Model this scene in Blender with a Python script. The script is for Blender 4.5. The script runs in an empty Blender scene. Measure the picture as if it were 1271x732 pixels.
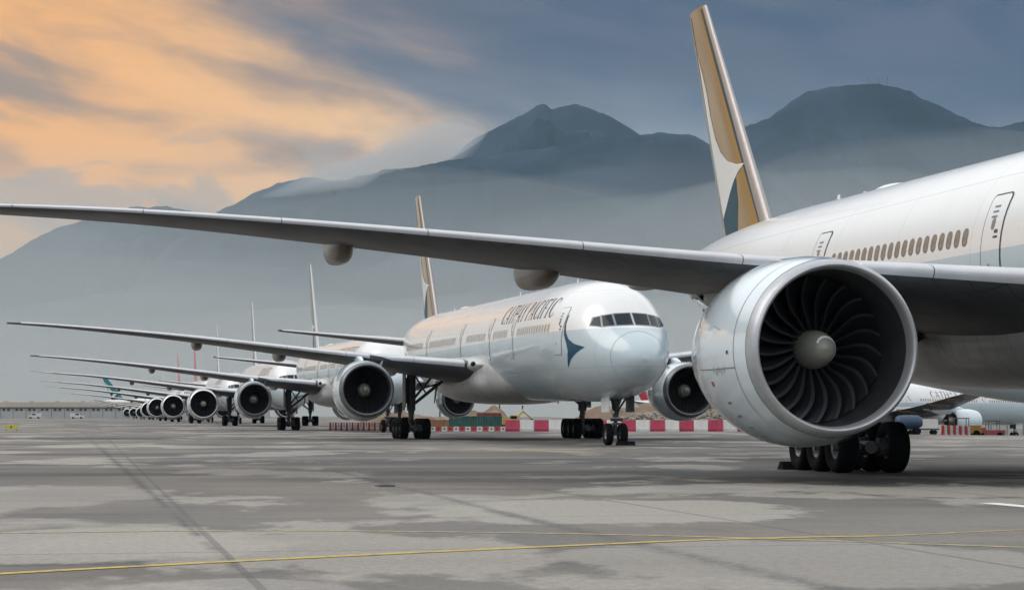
import bpy, bmesh, math, random
from mathutils import Vector, Matrix, noise
from mathutils.geometry import tessellate_polygon
from math import sin, cos, pi, radians, sqrt, exp
random.seed(7)
C = bpy.context.scene.collection
T = 0.1934                                    # heading of the parked row
F, V0, CAM_H = 2715.5, 514.4, 1.494           # lens in photo pixels, horizon row, eye height

HAZE_D, MIST_D = .000024, .00088
SUN_AZ, SUN_EL, SUN_E, EXPO = -70, 40, .8, .10

# ------------------------------------------------------------------ helpers
def interp(tab, x):
    """monotone cubic through rows (x, a, b, ...)"""
    n = len(tab)
    if x <= tab[0][0]: return list(tab[0][1:])
    if x >= tab[-1][0]: return list(tab[-1][1:])
    i = 0
    while tab[i+1][0] < x: i += 1
    h = tab[i+1][0]-tab[i][0]; t = (x-tab[i][0])/h
    out = []
    for k in range(1, len(tab[0])):
        def sl(j): return (tab[j+1][k]-tab[j][k])/(tab[j+1][0]-tab[j][0])
        def tan(j):
            if j == 0: return sl(0)
            if j == n-1: return sl(n-2)
            a, b = sl(j-1), sl(j)
            return 0 if a*b <= 0 else 2*a*b/(a+b)
        m0, m1 = tan(i), tan(i+1); p0, p1 = tab[i][k], tab[i+1][k]
        t2, t3 = t*t, t*t*t
        out.append((2*t3-3*t2+1)*p0+(t3-2*t2+t)*h*m0+(-2*t3+3*t2)*p1+(t3-t2)*h*m1)
    return out

class MB:
    def __init__(s): s.v, s.f, s.m = [], [], []
    def add(s, vs, fs, mi=0):
        o = len(s.v); s.v += [tuple(v) for v in vs]
        s.f += [[i+o for i in f] for f in fs]; s.m += [mi]*len(fs); return s
    def grid(s, rows, closed=True, caps=True, mi=0, loop=False):
        n = len(rows[0]); vs = [p for r in rows for p in r]; fs = []
        R = len(rows)
        for i in range(R if loop else R-1):
            a, b = i*n, ((i+1) % R)*n
            for j in range(n if closed else n-1):
                k = (j+1) % n
                fs.append([a+j, a+k, b+k, b+j])
        if caps and closed and not loop:
            fs.append(list(range(n))[::-1]); fs.append([(R-1)*n+j for j in range(n)])
        return s.add(vs, fs, mi)
    def box(s, c, d, mi=0, rz=0):
        x, y, z = d[0]/2, d[1]/2, d[2]/2
        vs = []
        for sx, sy, sz in ((-1,-1,-1),(1,-1,-1),(1,1,-1),(-1,1,-1),(-1,-1,1),(1,-1,1),(1,1,1),(-1,1,1)):
            px, py = sx*x, sy*y
            vs.append((c[0]+px*cos(rz)-py*sin(rz), c[1]+px*sin(rz)+py*cos(rz), c[2]+sz*z))
        return s.add(vs, [[3,2,1,0],[4,5,6,7],[0,1,5,4],[1,2,6,5],[2,3,7,6],[3,0,4,7]], mi)
    def tube(s, a, b, r0, r1=None, n=12, mi=0):
        a, b = Vector(a), Vector(b); r1 = r0 if r1 is None else r1
        d = (b-a).normalized(); u = d.orthogonal().normalized(); w = d.cross(u)
        rows = [[p+(u*cos(2*pi*j/n)+w*sin(2*pi*j/n))*r for j in range(n)] for p, r in ((a, r0), (b, r1))]
        return s.grid(rows, mi=mi)
    def lathe(s, c, prof, axis='x', n=48, mi=0, closed_prof=False):
        rows = []
        for h, r in prof:
            row = []
            for j in range(n):
                a = 2*pi*j/n
                if axis == 'x': p = (c[0]+h, c[1]+r*cos(a), c[2]+r*sin(a))
                elif axis == 'y': p = (c[0]+r*cos(a), c[1]+h, c[2]+r*sin(a))
                else: p = (c[0]+r*cos(a), c[1]+r*sin(a), c[2]+h)
                row.append(p)
            rows.append(row)
        return s.grid(rows, mi=mi, caps=False, loop=closed_prof)
    def build(s, name, mats, parent=None, sharp=32, smooth=True, tf=None):
        me = bpy.data.meshes.new(name)
        vs = [tf(v) for v in s.v] if tf else s.v
        me.from_pydata(vs, [], s.f)
        if not isinstance(mats, (list, tuple)): mats = [mats]
        for m in mats: me.materials.append(m)
        me.polygons.foreach_set('material_index', s.m)
        bm = bmesh.new(); bm.from_mesh(me)
        bmesh.ops.remove_doubles(bm, verts=bm.verts, dist=1e-5)
        bmesh.ops.recalc_face_normals(bm, faces=bm.faces)
        if smooth:
            th = radians(sharp)
            for f in bm.faces: f.smooth = True
            for e in bm.edges:
                if len(e.link_faces) == 2 and e.calc_face_angle(0) > th: e.smooth = False
        bm.to_mesh(me); bm.free()
        o = bpy.data.objects.new(name, me); C.objects.link(o)
        if parent: o.parent = parent
        return o

def tag(o, label=None, cat=None, group=None, kind=None):
    if label: o['label'] = label
    if cat: o['category'] = cat
    if group: o['group'] = group
    if kind: o['kind'] = kind
    return o
def empty(name, loc=(0,0,0), rz=0, label=None, cat=None, group=None):
    o = bpy.data.objects.new(name, None); C.objects.link(o)
    o.location = loc; o.rotation_euler = (0, 0, rz); o.empty_display_size = .5
    return tag(o, label, cat, group)
def copy_tree(o, parent=None, skip=()):
    c = o.copy(); C.objects.link(c); c.parent = parent
    for ch in list(o.children):
        if ch.name.split('.')[0] not in skip: copy_tree(ch, c, skip)
    return c

def px(u, Y, v=None):                        # a point of the place seen at column u, row v, at distance Y
    x = (u-635.5)/F*Y
    return (x, Y) if v is None else (x, Y, CAM_H+(V0-v)/F*Y)

# ------------------------------------------------------------------ materials
def mat(name, col, rough=.5, metal=0, coat=0, spec=.5, var=0, vscale=3.0, bump=0, bscale=20., emit=None):
    m = bpy.data.materials.new(name); m.use_nodes = True
    nt = m.node_tree; b = nt.nodes['Principled BSDF']
    b.inputs['Base Color'].default_value = (*col, 1)
    b.inputs['Roughness'].default_value = rough; b.inputs['Metallic'].default_value = metal
    b.inputs['Coat Weight'].default_value = coat; b.inputs['Coat Roughness'].default_value = .06
    b.inputs['Specular IOR Level'].default_value = spec
    tc = nt.nodes.new('ShaderNodeTexCoord')
    if var:
        n = nt.nodes.new('ShaderNodeTexNoise'); n.inputs['Scale'].default_value = vscale
        n.inputs['Detail'].default_value = 6; n.inputs['Roughness'].default_value = .65
        nt.links.new(tc.outputs['Object'], n.inputs['Vector'])
        r = nt.nodes.new('ShaderNodeMapRange'); r.inputs[1].default_value = .3; r.inputs[2].default_value = .7
        r.inputs[3].default_value = 1-var; r.inputs[4].default_value = 1+var*.5
        nt.links.new(n.outputs[0], r.inputs[0])
        mx = nt.nodes.new('ShaderNodeVectorMath'); mx.operation = 'SCALE'
        mx.inputs[0].default_value = col; nt.links.new(r.outputs[0], mx.inputs['Scale'])
        nt.links.new(mx.outputs[0], b.inputs['Base Color'])
        r2 = nt.nodes.new('ShaderNodeMapRange'); r2.inputs[1].default_value = .3; r2.inputs[2].default_value = .7
        r2.inputs[3].default_value = min(1, rough+var*.35); r2.inputs[4].default_value = rough
        nt.links.new(n.outputs[0], r2.inputs[0]); nt.links.new(r2.outputs[0], b.inputs['Roughness'])
    if bump:
        n = nt.nodes.new('ShaderNodeTexNoise'); n.inputs['Scale'].default_value = bscale; n.inputs['Detail'].default_value = 5
        nt.links.new(tc.outputs['Object'], n.inputs['Vector'])
        bp = nt.nodes.new('ShaderNodeBump'); bp.inputs['Strength'].default_value = bump; bp.inputs['Distance'].default_value = .02
        nt.links.new(n.outputs[0], bp.inputs['Height']); nt.links.new(bp.outputs[0], b.inputs['Normal'])
    if emit:
        b.inputs['Emission Color'].default_value = (*emit[0], 1); b.inputs['Emission Strength'].default_value = emit[1]
    return m

def N(nt, typ, **kw):
    n = nt.nodes.new(typ)
    for k, v in kw.items(): setattr(n, k, v)
    return n
def math_node(nt, op, a, b=None, c=None, clamp=False):
    n = nt.nodes.new('ShaderNodeMath'); n.operation = op; n.use_clamp = clamp
    for i, x in enumerate((a, b, c)):
        if x is None: continue
        if isinstance(x, (int, float)): n.inputs[i].default_value = x
        else: nt.links.new(x, n.inputs[i])
    return n.outputs[0]
def mix_col(nt, f, a, b):
    n = nt.nodes.new('ShaderNodeMix'); n.data_type = 'RGBA'
    for s, x in ((0, f), (6, a), (7, b)):
        if isinstance(x, (int, float)): n.inputs[s].default_value = x
        elif isinstance(x, tuple): n.inputs[s].default_value = (*x, 1)
        else: nt.links.new(x, n.inputs[s])
    return n.outputs[2]
def sstep(nt, x, lo, hi):
    n = nt.nodes.new('ShaderNodeMapRange'); n.interpolation_type = 'SMOOTHSTEP'
    nt.links.new(x, n.inputs[0]); n.inputs[1].default_value = lo; n.inputs[2].default_value = hi
    return n.outputs[0]

def fuselage_paint(name, white, grey, zb):
    """white upper, grey-green lower body mixed with the blue hill reflection, faint skin joints and grime"""
    m = mat(name, white, .26, coat=.5)
    nt = m.node_tree; b = nt.nodes['Principled BSDF']
    tc = N(nt, 'ShaderNodeTexCoord'); sp = N(nt, 'ShaderNodeSeparateXYZ'); nt.links.new(tc.outputs['Object'], sp.inputs[0])
    low = sstep(nt, sp.outputs[2], zb-.012, zb+.012)
    base = mix_col(nt, low, grey, white)
    fx = math_node(nt, 'FRACT', math_node(nt, 'MULTIPLY', sp.outputs[0], 1/5.33))
    j1 = math_node(nt, 'LESS_THAN', math_node(nt, 'ABSOLUTE', math_node(nt, 'SUBTRACT', fx, .5)), .0022)
    za = math_node(nt, 'ABSOLUTE', math_node(nt, 'SUBTRACT', sp.outputs[2], 7.55))
    j2 = math_node(nt, 'LESS_THAN', za, .010)
    zc = math_node(nt, 'ABSOLUTE', math_node(nt, 'SUBTRACT', sp.outputs[2], 3.75))
    j3 = math_node(nt, 'LESS_THAN', zc, .010)
    joint = math_node(nt, 'MAXIMUM', j1, math_node(nt, 'MAXIMUM', j2, j3))
    n = N(nt, 'ShaderNodeTexNoise'); n.inputs['Scale'].default_value = .7; n.inputs['Detail'].default_value = 5; n.inputs['Roughness'].default_value = .7
    mp = N(nt, 'ShaderNodeMapping'); mp.inputs['Scale'].default_value = (.6, .6, .6)
    nt.links.new(tc.outputs['Object'], mp.inputs[0]); nt.links.new(mp.outputs[0], n.inputs['Vector'])
    gr = math_node(nt, 'MULTIPLY', sstep(nt, n.outputs[0], .45, .75), .09)
    c1 = mix_col(nt, gr, base, (.30, .28, .25))
    c2 = mix_col(nt, math_node(nt, 'MULTIPLY', joint, .38), c1, (.16, .17, .18))
    nt.links.new(c2, b.inputs['Base Color'])
    rr = N(nt, 'ShaderNodeMapRange'); rr.inputs[1].default_value = .35; rr.inputs[2].default_value = .7; rr.inputs[3].default_value = .22; rr.inputs[4].default_value = .28
    nt.links.new(n.outputs[0], rr.inputs[0]); nt.links.new(rr.outputs[0], b.inputs['Roughness'])
    # skin panels are never perfectly flat
    n2 = N(nt, 'ShaderNodeTexNoise'); n2.inputs['Scale'].default_value = .9; n2.inputs['Detail'].default_value = 2
    nt.links.new(tc.outputs['Object'], n2.inputs['Vector'])
    bp = N(nt, 'ShaderNodeBump'); bp.inputs['Strength'].default_value = .0; bp.inputs['Distance'].default_value = .01
    return m

M = {}
M['body'] = fuselage_paint('fuselage_paint', (.79, .79, .785), (.50, .59, .635), 5.60)
M['fairing'] = mat('fairing_paint', (.54, .54, .53), .32, coat=.3, var=.18, vscale=.8)
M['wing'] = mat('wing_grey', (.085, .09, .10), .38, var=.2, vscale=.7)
def add_panels(m, amt=.35):
    nt = m.node_tree; b = nt.nodes['Principled BSDF']; src = b.inputs['Base Color'].links[0].from_socket
    tc = N(nt, 'ShaderNodeTexCoord'); mp = N(nt, 'ShaderNodeMapping'); mp.inputs['Rotation'].default_value = (0, 0, radians(57)); nt.links.new(tc.outputs['Object'], mp.inputs[0])
    br = N(nt, 'ShaderNodeTexBrick'); br.inputs['Scale'].default_value = .55; br.inputs['Mortar Size'].default_value = .008; br.inputs['Brick Width'].default_value = 1.3; br.inputs['Row Height'].default_value = .42
    br.inputs['Color1'].default_value = (1, 1, 1, 1); br.inputs['Color2'].default_value = (.86, .86, .86, 1); br.inputs['Mortar'].default_value = (1-amt, 1-amt, 1-amt, 1)
    nt.links.new(mp.outputs[0], br.inputs['Vector'])
    mx = N(nt, 'ShaderNodeMix', data_type='RGBA', blend_type='MULTIPLY'); mx.inputs[0].default_value = 1
    nt.links.new(src, mx.inputs[6]); nt.links.new(br.outputs[0], mx.inputs[7]); nt.links.new(mx.outputs[2], b.inputs['Base Color'])
add_panels(M['wing'], .6); add_panels(M['fairing'], .4)
M['slat'] = mat('slat_grey', (.60, .61, .64), .34, metal=.25, var=.1, vscale=1.2)
M['pylon'] = mat('pylon_paint', (.46, .47, .47), .4, var=.2)
M['track'] = mat('flap_track_paint', (.12, .085, .06), .3, coat=.3, var=.06, vscale=1)
M['nacelle'] = mat('nacelle_paint', (.66, .75, .80), .14, coat=.9, var=.07, vscale=1.0)
M['lip'] = mat('bare_lip_metal', (.47, .485, .51), .34, metal=.5, var=.12, vscale=4)
M['lip_dark'] = mat('grey_lip_metal', (.16, .17, .18), .35, metal=.6, var=.1, vscale=4)
M['lip_bright'] = mat('polished_lip_metal', (.86, .87, .88), .16, metal=.9)
M['duct'] = mat('inlet_duct', (.06, .062, .068), .36, metal=.3, var=.2, vscale=2)
M['blade'] = mat('fan_blade_titanium', (.12, .125, .145), .28, metal=.6, var=.15)
M['blade_dark'] = mat('fan_blade_composite', (.018, .019, .023), .32, coat=.4)
M['fan_dark'] = mat('fan_disc_dark', (.02, .02, .024), .6)
M['spinner'] = mat('spinner_grey', (.24, .245, .21), .38, coat=.2)
M['white'] = mat('white_mark', (.75, .75, .75), .5)
M['core'] = mat('exhaust_metal', (.24, .21, .19), .4, metal=.8, var=.25)
M['gear'] = mat('gear_grey', (.10, .105, .11), .5, metal=.3, var=.3, vscale=6)
M['gear_light'] = mat('gear_chrome', (.55, .55, .55), .25, metal=.8)
M['tyre'] = mat('tyre_rubber', (.007, .0078, .010), .85, spec=.15, var=.3, vscale=6)
M['rim'] = mat('wheel_rim', (.22, .21, .20), .45, metal=.5, var=.3, vscale=8)
M['glass'] = mat('cockpit_glass', (.008, .02, .03), .14, spec=.18)
M['pane'] = mat('cabin_window_pane', (.20, .165, .135), .10, coat=.5)
M['winframe'] = mat('window_surround', (.20, .21, .22), .35, metal=.4)
M['seal'] = mat('grey_seal', (.24, .23, .22), .6)
M['radome'] = mat('radome_seal', (.34, .38, .40), .5)
M['seal2'] = mat('window_rim_pale', (.56, .54, .51), .4)
M['pane2'] = mat('cabin_window_pale', (.36, .33, .29), .2, coat=.4)  # paler pane tone for the less detailed aircraft
M['line'] = mat('dark_seal', (.05, .052, .055), .6)
M['door'] = M['body']
M['teal'] = mat('livery_teal', (.0, .06, .12), .35, spec=.25)
M['fin_teal'] = mat('livery_fin_deep_teal', (.006, .06, .065), .2, coat=.5)
M['fin_pale'] = mat('fin_edge_pale', (.55, .56, .55), .35)
M['title'] = mat('title_lettering', (.008, .03, .055), .5, spec=.2)
M['fin'] = mat('fin_reflected_gold', (.24, .125, .006), .2, coat=.45, spec=.4)  # teal fin given the orange sunset reflection as its base colour
M['finstripe'] = mat('livery_fin_stripe', (.0, .055, .085), .4, spec=.2)
M['finwhite'] = mat('livery_fin_white', (.72, .72, .70), .35, coat=.2)
M['rudder'] = mat('rudder_paint', (.10, .13, .12), .3, coat=.6)
M['finred'] = mat('red_fin_paint', (.42, .02, .035), .25, coat=.6)
M['steel'] = mat('fin_leading_metal', (.36, .33, .32), .28, metal=.6, var=.1)
M['placard'] = mat('white_door_paint', (.72, .73, .72), .4)

# ------------------------------------------------------------------ aeroplane shape (x aft of the nose, y starboard, z up)
FUS = [ # x, top, bottom, half width, level of widest point
 (0.00, 4.34, 4.26, .04, 4.30), (0.12, 4.66, 3.94, .36, 4.30), (0.4, 4.98, 3.66, .68, 4.32), (0.9, 5.34, 3.36, 1.03, 4.38),
 (1.5, 5.66, 3.10, 1.34, 4.46), (2.0, 5.92, 2.96, 1.55, 4.54), (2.6, 6.38, 2.82, 1.77, 4.62), (3.3, 6.95, 2.68, 2.01, 4.72),
 (4.0, 7.42, 2.58, 2.21, 4.82), (5.0, 7.85, 2.47, 2.45, 4.95), (6.5, 8.18, 2.38, 2.72, 5.12), (8.0, 8.35, 2.33, 2.90, 5.25),
 (10., 8.45, 2.30, 3.03, 5.36), (12.5, 8.5, 2.30, 3.10, 5.40), (30., 8.5, 2.30, 3.10, 5.40), (46., 8.5, 2.30, 3.10, 5.40),
 (50., 8.5, 2.44, 3.08, 5.44), (54., 8.5, 2.86, 3.0, 5.6), (58., 8.45, 3.50, 2.76, 5.9), (62., 8.32, 4.24, 2.36, 6.2),
 (66., 8.08, 5.02, 1.80, 6.5), (70., 7.72, 5.86, 1.08, 6.75), (72.5, 7.40, 6.40, .48, 6.86), (73.6, 7.15, 6.70, .12, 6.9)]
PITCH = .009
def tilt(v): return (v[0], v[1], v[2]+PITCH*(v[0]-26))
def side_y(x, z):
    top, bot, hw, zc = interp(FUS, x)
    h = (top-zc) if z > zc else (zc-bot)
    q = max(0., 1-((z-zc)/h)**2)
    return hw*sqrt(q)
def nose_x(y, z):
    lo, hi = 0., 8.
    for _ in range(30):
        m = (lo+hi)/2
        top, bot, hw, zc = interp(FUS, m); h = (top-zc) if z > zc else (zc-bot)
        if (y/hw)**2+((z-zc)/h)**2 > 1: lo = m
        else: hi = m
    return (lo+hi)/2

def poly_mesh(polys, cell):
    """2-D polygons cut by a grid so they can follow a curved skin"""
    bm = bmesh.new()
    for p in polys:
        vs = [bm.verts.new((a, b, 0)) for a, b in p]
        for t in tessellate_polygon([[Vector((a, b, 0)) for a, b in p]]):
            try: bm.faces.new([vs[i] for i in t])
            except ValueError: pass
    xs = [v.co.x for v in bm.verts]; ys = [v.co.y for v in bm.verts]
    for ax, (lo, hi) in ((0, (min(xs), max(xs))), (1, (min(ys), max(ys)))):
        k = lo+cell*.5
        while k < hi:
            co = [0, 0, 0]; no = [0, 0, 0]; co[ax] = k; no[ax] = 1
            bmesh.ops.bisect_plane(bm, geom=bm.verts[:]+bm.edges[:]+bm.faces[:], plane_co=co, plane_no=no)
            k += cell
    bm.verts.ensure_lookup_table(); bm.verts.index_update()
    V = [(v.co.x, v.co.y) for v in bm.verts]; Fs = [[v.index for v in f.verts] for f in bm.faces]
    bm.free(); return V, Fs
def side_decal(name, polys, m, parent, off=.012, side=1, cell=.16, sharp=180):
    V, Fs = poly_mesh(polys, cell)
    vs = []
    for x, z in V:
        y = side_y(x, z); e = .02
        nx = -(side_y(x+e, z)-side_y(x-e, z))/(2*e); nz = -(side_y(x, z+e)-side_y(x, z-e))/(2*e)
        n = Vector((nx, 1, nz)).normalized()
        vs.append((x+n.x*off, side*(y+n.y*off), z+n.z*off))
    mb = MB(); mb.add(vs, Fs)
    return mb.build(name, m, parent, tf=tilt, sharp=sharp)
def rrect(cx, cz, w, h, r, n=5):
    p = []
    for sx, sz, a0 in ((1, 1, 0), (-1, 1, pi/2), (-1, -1, pi), (1, -1, 3*pi/2)):
        for i in range(n+1):
            a = a0+pi/2*i/n
            p.append((cx+sx*(w/2-r)+r*cos(a), cz+sz*(h/2-r)+r*sin(a)))
    return p
def ring_quads(outer, inner):
    n = len(outer); return [[outer[i], outer[(i+1) % n], inner[(i+1) % n], inner[i]] for i in range(n)]

def fuselage(parent, m):
    xs = []; x = 0
    for a, b, st in ((0, .4, .04), (.4, 4, .12), (4, 12, .4), (12, 46, 1.0), (46, 73.6, .6)):
        x = a
        while x < b-1e-6: xs.append(x); x += st
    xs.append(73.6)
    rows = []
    for x in xs:
        top, bot, hw, zc = interp(FUS, x)
        rows.append([(x, hw*sin(2*pi*j/72), zc+((top-zc) if cos(2*pi*j/72) > 0 else (zc-bot))*cos(2*pi*j/72)) for j in range(72)])
    return MB().grid(rows).build('fuselage', m, parent, tf=tilt)
def belly(parent):
    rows = []
    for i in range(41):
        t = i/40; x = 20+28*t
        e = max(0., 1-abs(2*t-1)**3.2)**.5
        hw = .6+2.95*e; hh = .25+1.50*e; zc = 3.80
        row = []
        for j in range(48):
            a = 2*pi*j/48; p = 2/2.6
            row.append((x, hw*abs(sin(a))**p*(1 if sin(a) > 0 else -1), zc+hh*abs(cos(a))**p*(1 if cos(a) > 0 else -1)))
        rows.append(row)
    return MB().grid(rows).build('belly_fairing', M['fairing'], parent, tf=tilt)

def foil(n=18):
    """chord fractions and half thickness (unit), upper then lower"""
    xs = [.5*(1-cos(pi*i/n)) for i in range(n+1)]
    th = [5*(.2969*sqrt(x)-.126*x-.3516*x*x+.2843*x**3-.1036*x**4) for x in xs]
    return xs, th
def section(le, chord, tc, up=(0,0,1), camber=.012, twist=0., n=18, ku=1., kl=1.):
    xs, th = foil(n); pts = []
    def P(x, h):
        dz = -sin(twist)*x*chord
        return (le[0]+x*chord*cos(twist), le[1]+up[1]*h, le[2]+up[2]*h+(dz if up[2] else 0))
    for x, t in list(zip(xs, th))[::-1]: pts.append(P(x, chord*(t*tc*ku+camber*4*x*(1-x))))
    for x, t in list(zip(xs, th))[1:]:  pts.append(P(x, chord*(-t*tc*kl+camber*4*x*(1-x))))
    return pts
WING = [ # y, LE x, chord, LE z, t/c, twist
 (2.3, 25.4, 14.9, 4.22, .125, .05), (3.1, 26.0, 14.0, 4.38, .125, .048), (6.0, 27.95, 11.9, 4.66, .118, .04), (9.8, 30.5, 9.3, 5.02, .11, .028),
 (15., 33.95, 7.15, 5.66, .105, .018), (20., 37.3, 5.55, 6.27, .10, .01), (25., 40.65, 4.0, 6.78, .098, .0), (29.0, 43.35, 2.75, 7.12, .095, -.005), (30.4, 44.6, 1.9, 7.2, .09, -.005)]
RAKED = WING[:7]+[(28.6, 43.1, 2.75, 7.04, .095, 0), (30.2, 45.0, 2.0, 7.18, .09, 0), (31.6, 47.0, 1.2, 7.3, .085, 0), (32.4, 48.5, .5, 7.38, .08, 0)]
def wing(parent, side, tab, nslat=9):
    rows = []
    y = tab[0][0]; ys = []
    while y < tab[-1][0]: ys.append(y); y += .6
    ys.append(tab[-1][0])
    for y in ys:
        lx, ch, lz, tc, tw = interp(tab, y)
        rows.append(section((lx, side*y, lz), ch, tc, twist=tw, ku=.45, kl=1.0, camber=.002))
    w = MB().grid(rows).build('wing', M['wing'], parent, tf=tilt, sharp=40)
    edges = [3.9, 6.6, 9.0, 10.3, 13.6, 17., 20.4, 23.8, 27.2, tab[-1][0]-.9]
    for a, b in zip(edges[:-1], edges[1:]):
        mb = MB(); rr = []
        k = 5
        for i in range(k):
            y = a+.009+(b-a-.018)*i/(k-1)
            lx, ch, lz, tc, tw = interp(tab, y)
            pts = section((lx-.006, side*y, lz), ch, tc, twist=tw, n=36, ku=.46, kl=1.0, camber=.002)
            mid = len(pts)//2; q = 9 if y > 8 else 7
            out = []
            for j in range(mid-q, mid+2+1):
                p = pts[j]; s = .012*(1 if j < mid else -1)
                out.append((p[0]-.01, p[1], p[2]+s*(abs(j-mid)/q)**.5))
            rr.append(out)
        mb.grid(rr, closed=False, caps=False)
        mb.build('slat', M['slat'], w, tf=tilt, sharp=60)
    # trailing-edge flap joints are carried by the track fairings
    for fy, sc in ((7.0, .9), (10.7, .30), (13.6, .92), (18.6, .86)):
        lx, ch, lz, tc, tw = interp(tab, fy)
        x1 = lx+ch*1.0+.6*sc; x0 = lx+ch*.42; rows = []
        zc = lz-sin(tw)*ch*.7
        for i in range(25):
            t = i/24; x = x0+(x1-x0)*t
            e = sin(pi*min(1, t/.34)/2)**.42 if t < .42 else cos(pi/2*((t-.42)/.58)**1.7)**.8 if t < 1 else 0
            e = max(.02, e)
            hw = .40*sc*e; up = .20*sc; dn = .66*sc*e
            rows.append([(x, side*fy+hw*abs(sin(2*pi*j/24))**.7*(1 if sin(2*pi*j/24) > 0 else -1), zc-.10+(up*.6 if cos(2*pi*j/24) > 0 else dn)*abs(cos(2*pi*j/24))**.8*(1 if cos(2*pi*j/24) > 0 else -1)) for j in range(24)])
        MB().grid(rows).build('flap_track_fairing', M['track'], w, tf=tilt, sharp=50)
    return w
def root_fillet(parent, side):
    rows = []
    for i in range(25):
        t = i/24; x = 24.6+7.2*t; e = max(.02, sin(pi*min(1., t/.5)/2) if t < .5 else cos(pi/2*(t-.5)/.5))**.6
        zc = 4.36+.02*t
        rows.append([(x, side*(2.6+1.42*e*max(0, cos(2*pi*j/24))-.3*max(0, -cos(2*pi*j/24))), zc+.56*e*sin(2*pi*j/24)) for j in range(24)])
    f = MB().grid(rows).build('wing_root_fillet', M['fairing'], parent, tf=tilt, sharp=50)
    return f
def tail(parent, mats):
    fin, emblem, stripe, lead = mats
    S = [(2.0, 0)]
    # fin: rows by height
    def finsec(z):
        t = (z-8.0)/(18.35-8.0); lx = 60.3+t*(69.7-60.3); tx = 66.7+t*(72.1-66.7)
        return lx, tx
    rows = []
    for i in range(24):
        z = 7.6+(18.08-7.6)*i/23; lx, tx = finsec(z)
        rows.append([(p[0], p[1], z) for p in section((lx, 0, z), tx-lx, .085+.0*z, up=(0,1,0), camber=0)])
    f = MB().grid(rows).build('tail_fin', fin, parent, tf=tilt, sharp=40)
    def fin_y(x, z):
        lx, tx = finsec(z); c = tx-lx; q = min(1, max(0.0001, (x-lx)/c))
        return c*.085*5*(.2969*sqrt(q)-.126*q-.3516*q*q+.2843*q**3-.1036*q**4)
    def deco(name, poly, m, off):
        for s in (1, -1):
            V, Fs = poly_mesh([poly], .35)
            vs = [(x, s*(fin_y(x, z)+off), z) for x, z in V]
            MB().add(vs, Fs).build(name, m, f, tf=tilt, sharp=180)
    if emblem:
        def te(z): return finsec(z)[1]-.35
        white = [(te(16.2), 16.2), (69.75, 15.2), (69.1, 14.4), (68.5, 13.3), (67.7, 12.3), (66.8, 11.65), (65.7, 11.2), (64.4, 10.95), (63.5, 10.9),
                 (64.15, 10.65), (64.75, 10.35), (65.4, 9.92), (66.1, 9.42), (te(8.95), 8.95)]
        z = 10.
        while z < 16: white.append((te(z), z)); z += 1.
        deco('tail_emblem', white, emblem, .012)
        deco('tail_stripe', [(64.5, 10.42), (64.75, 10.33), (65.4, 9.90), (66.1, 9.40), (te(8.93), 8.93), (te(8.0)-.05, 8.0), (64.4, 8.0), (64.2, 9.4)], stripe, .008)
    if emblem: deco('fin_edge_stripe', [(finsec(z)[0]+a, z) for z, a in ((8.3, .86), (11, .80), (14, .74), (17.95, .60), (17.95, .42), (14, .52), (11, .56), (8.3, .58))], stripe, .006)
    # rudder
    rr = MB()
    for s in (1, -1):
        rows = []
        for z in (8.7, 11, 13.5, 16, 17.9):
            lx, tx = finsec(z); c = tx-lx
            rows.append([(x, s*(fin_y(x, z)+.016), z) for x in (tx-.30*c*.25, tx-.15*c*.25, tx-.01)])
        rr.grid(rows, closed=False, caps=False)
    rr.build('rudder_edge', M['rudder'], f, tf=tilt, sharp=180)
    # bare metal leading edge
    rows = []
    for i in range(12):
        z = 8.2+(18.05-8.2)*i/11; lx, tx = finsec(z)
        sec = section((lx-.006, 0, z), tx-lx, .087, up=(0,1,0), camber=0, n=36); mid = len(sec)//2
        rows.append([(p[0]-.004, p[1]*1.02, z) for p in sec[mid-8:mid+9]])
    MB().grid(rows, closed=False, caps=False).build('fin_leading_edge', lead, f, tf=tilt, sharp=60)
    for s in (1, -1):
        rows = []
        for i in range(14):
            t = i/13; y = .9+9.9*t
            rows.append(section((61.9+8.2*t, s*y, 6.55+1.05*t), 6.9-4.75*t, .095-.02*t, camber=-.008))
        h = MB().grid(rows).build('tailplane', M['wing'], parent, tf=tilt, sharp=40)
        rr = []
        for i in range(8):
            t = i/7*.97+.01; y = .9+9.9*t
            sec = section((61.9+8.2*t-.012, s*y, 6.55+1.05*t), 6.9-4.75*t, .098-.02*t, camber=-.008, n=36); mid = len(sec)//2
            rr.append([(p[0]-.004, p[1], p[2]) for p in sec[mid-7:mid+4]])
        MB().grid(rr, closed=False, caps=False).build('tailplane_edge', M['slat'], h, tf=tilt, sharp=60)
    return f

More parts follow.
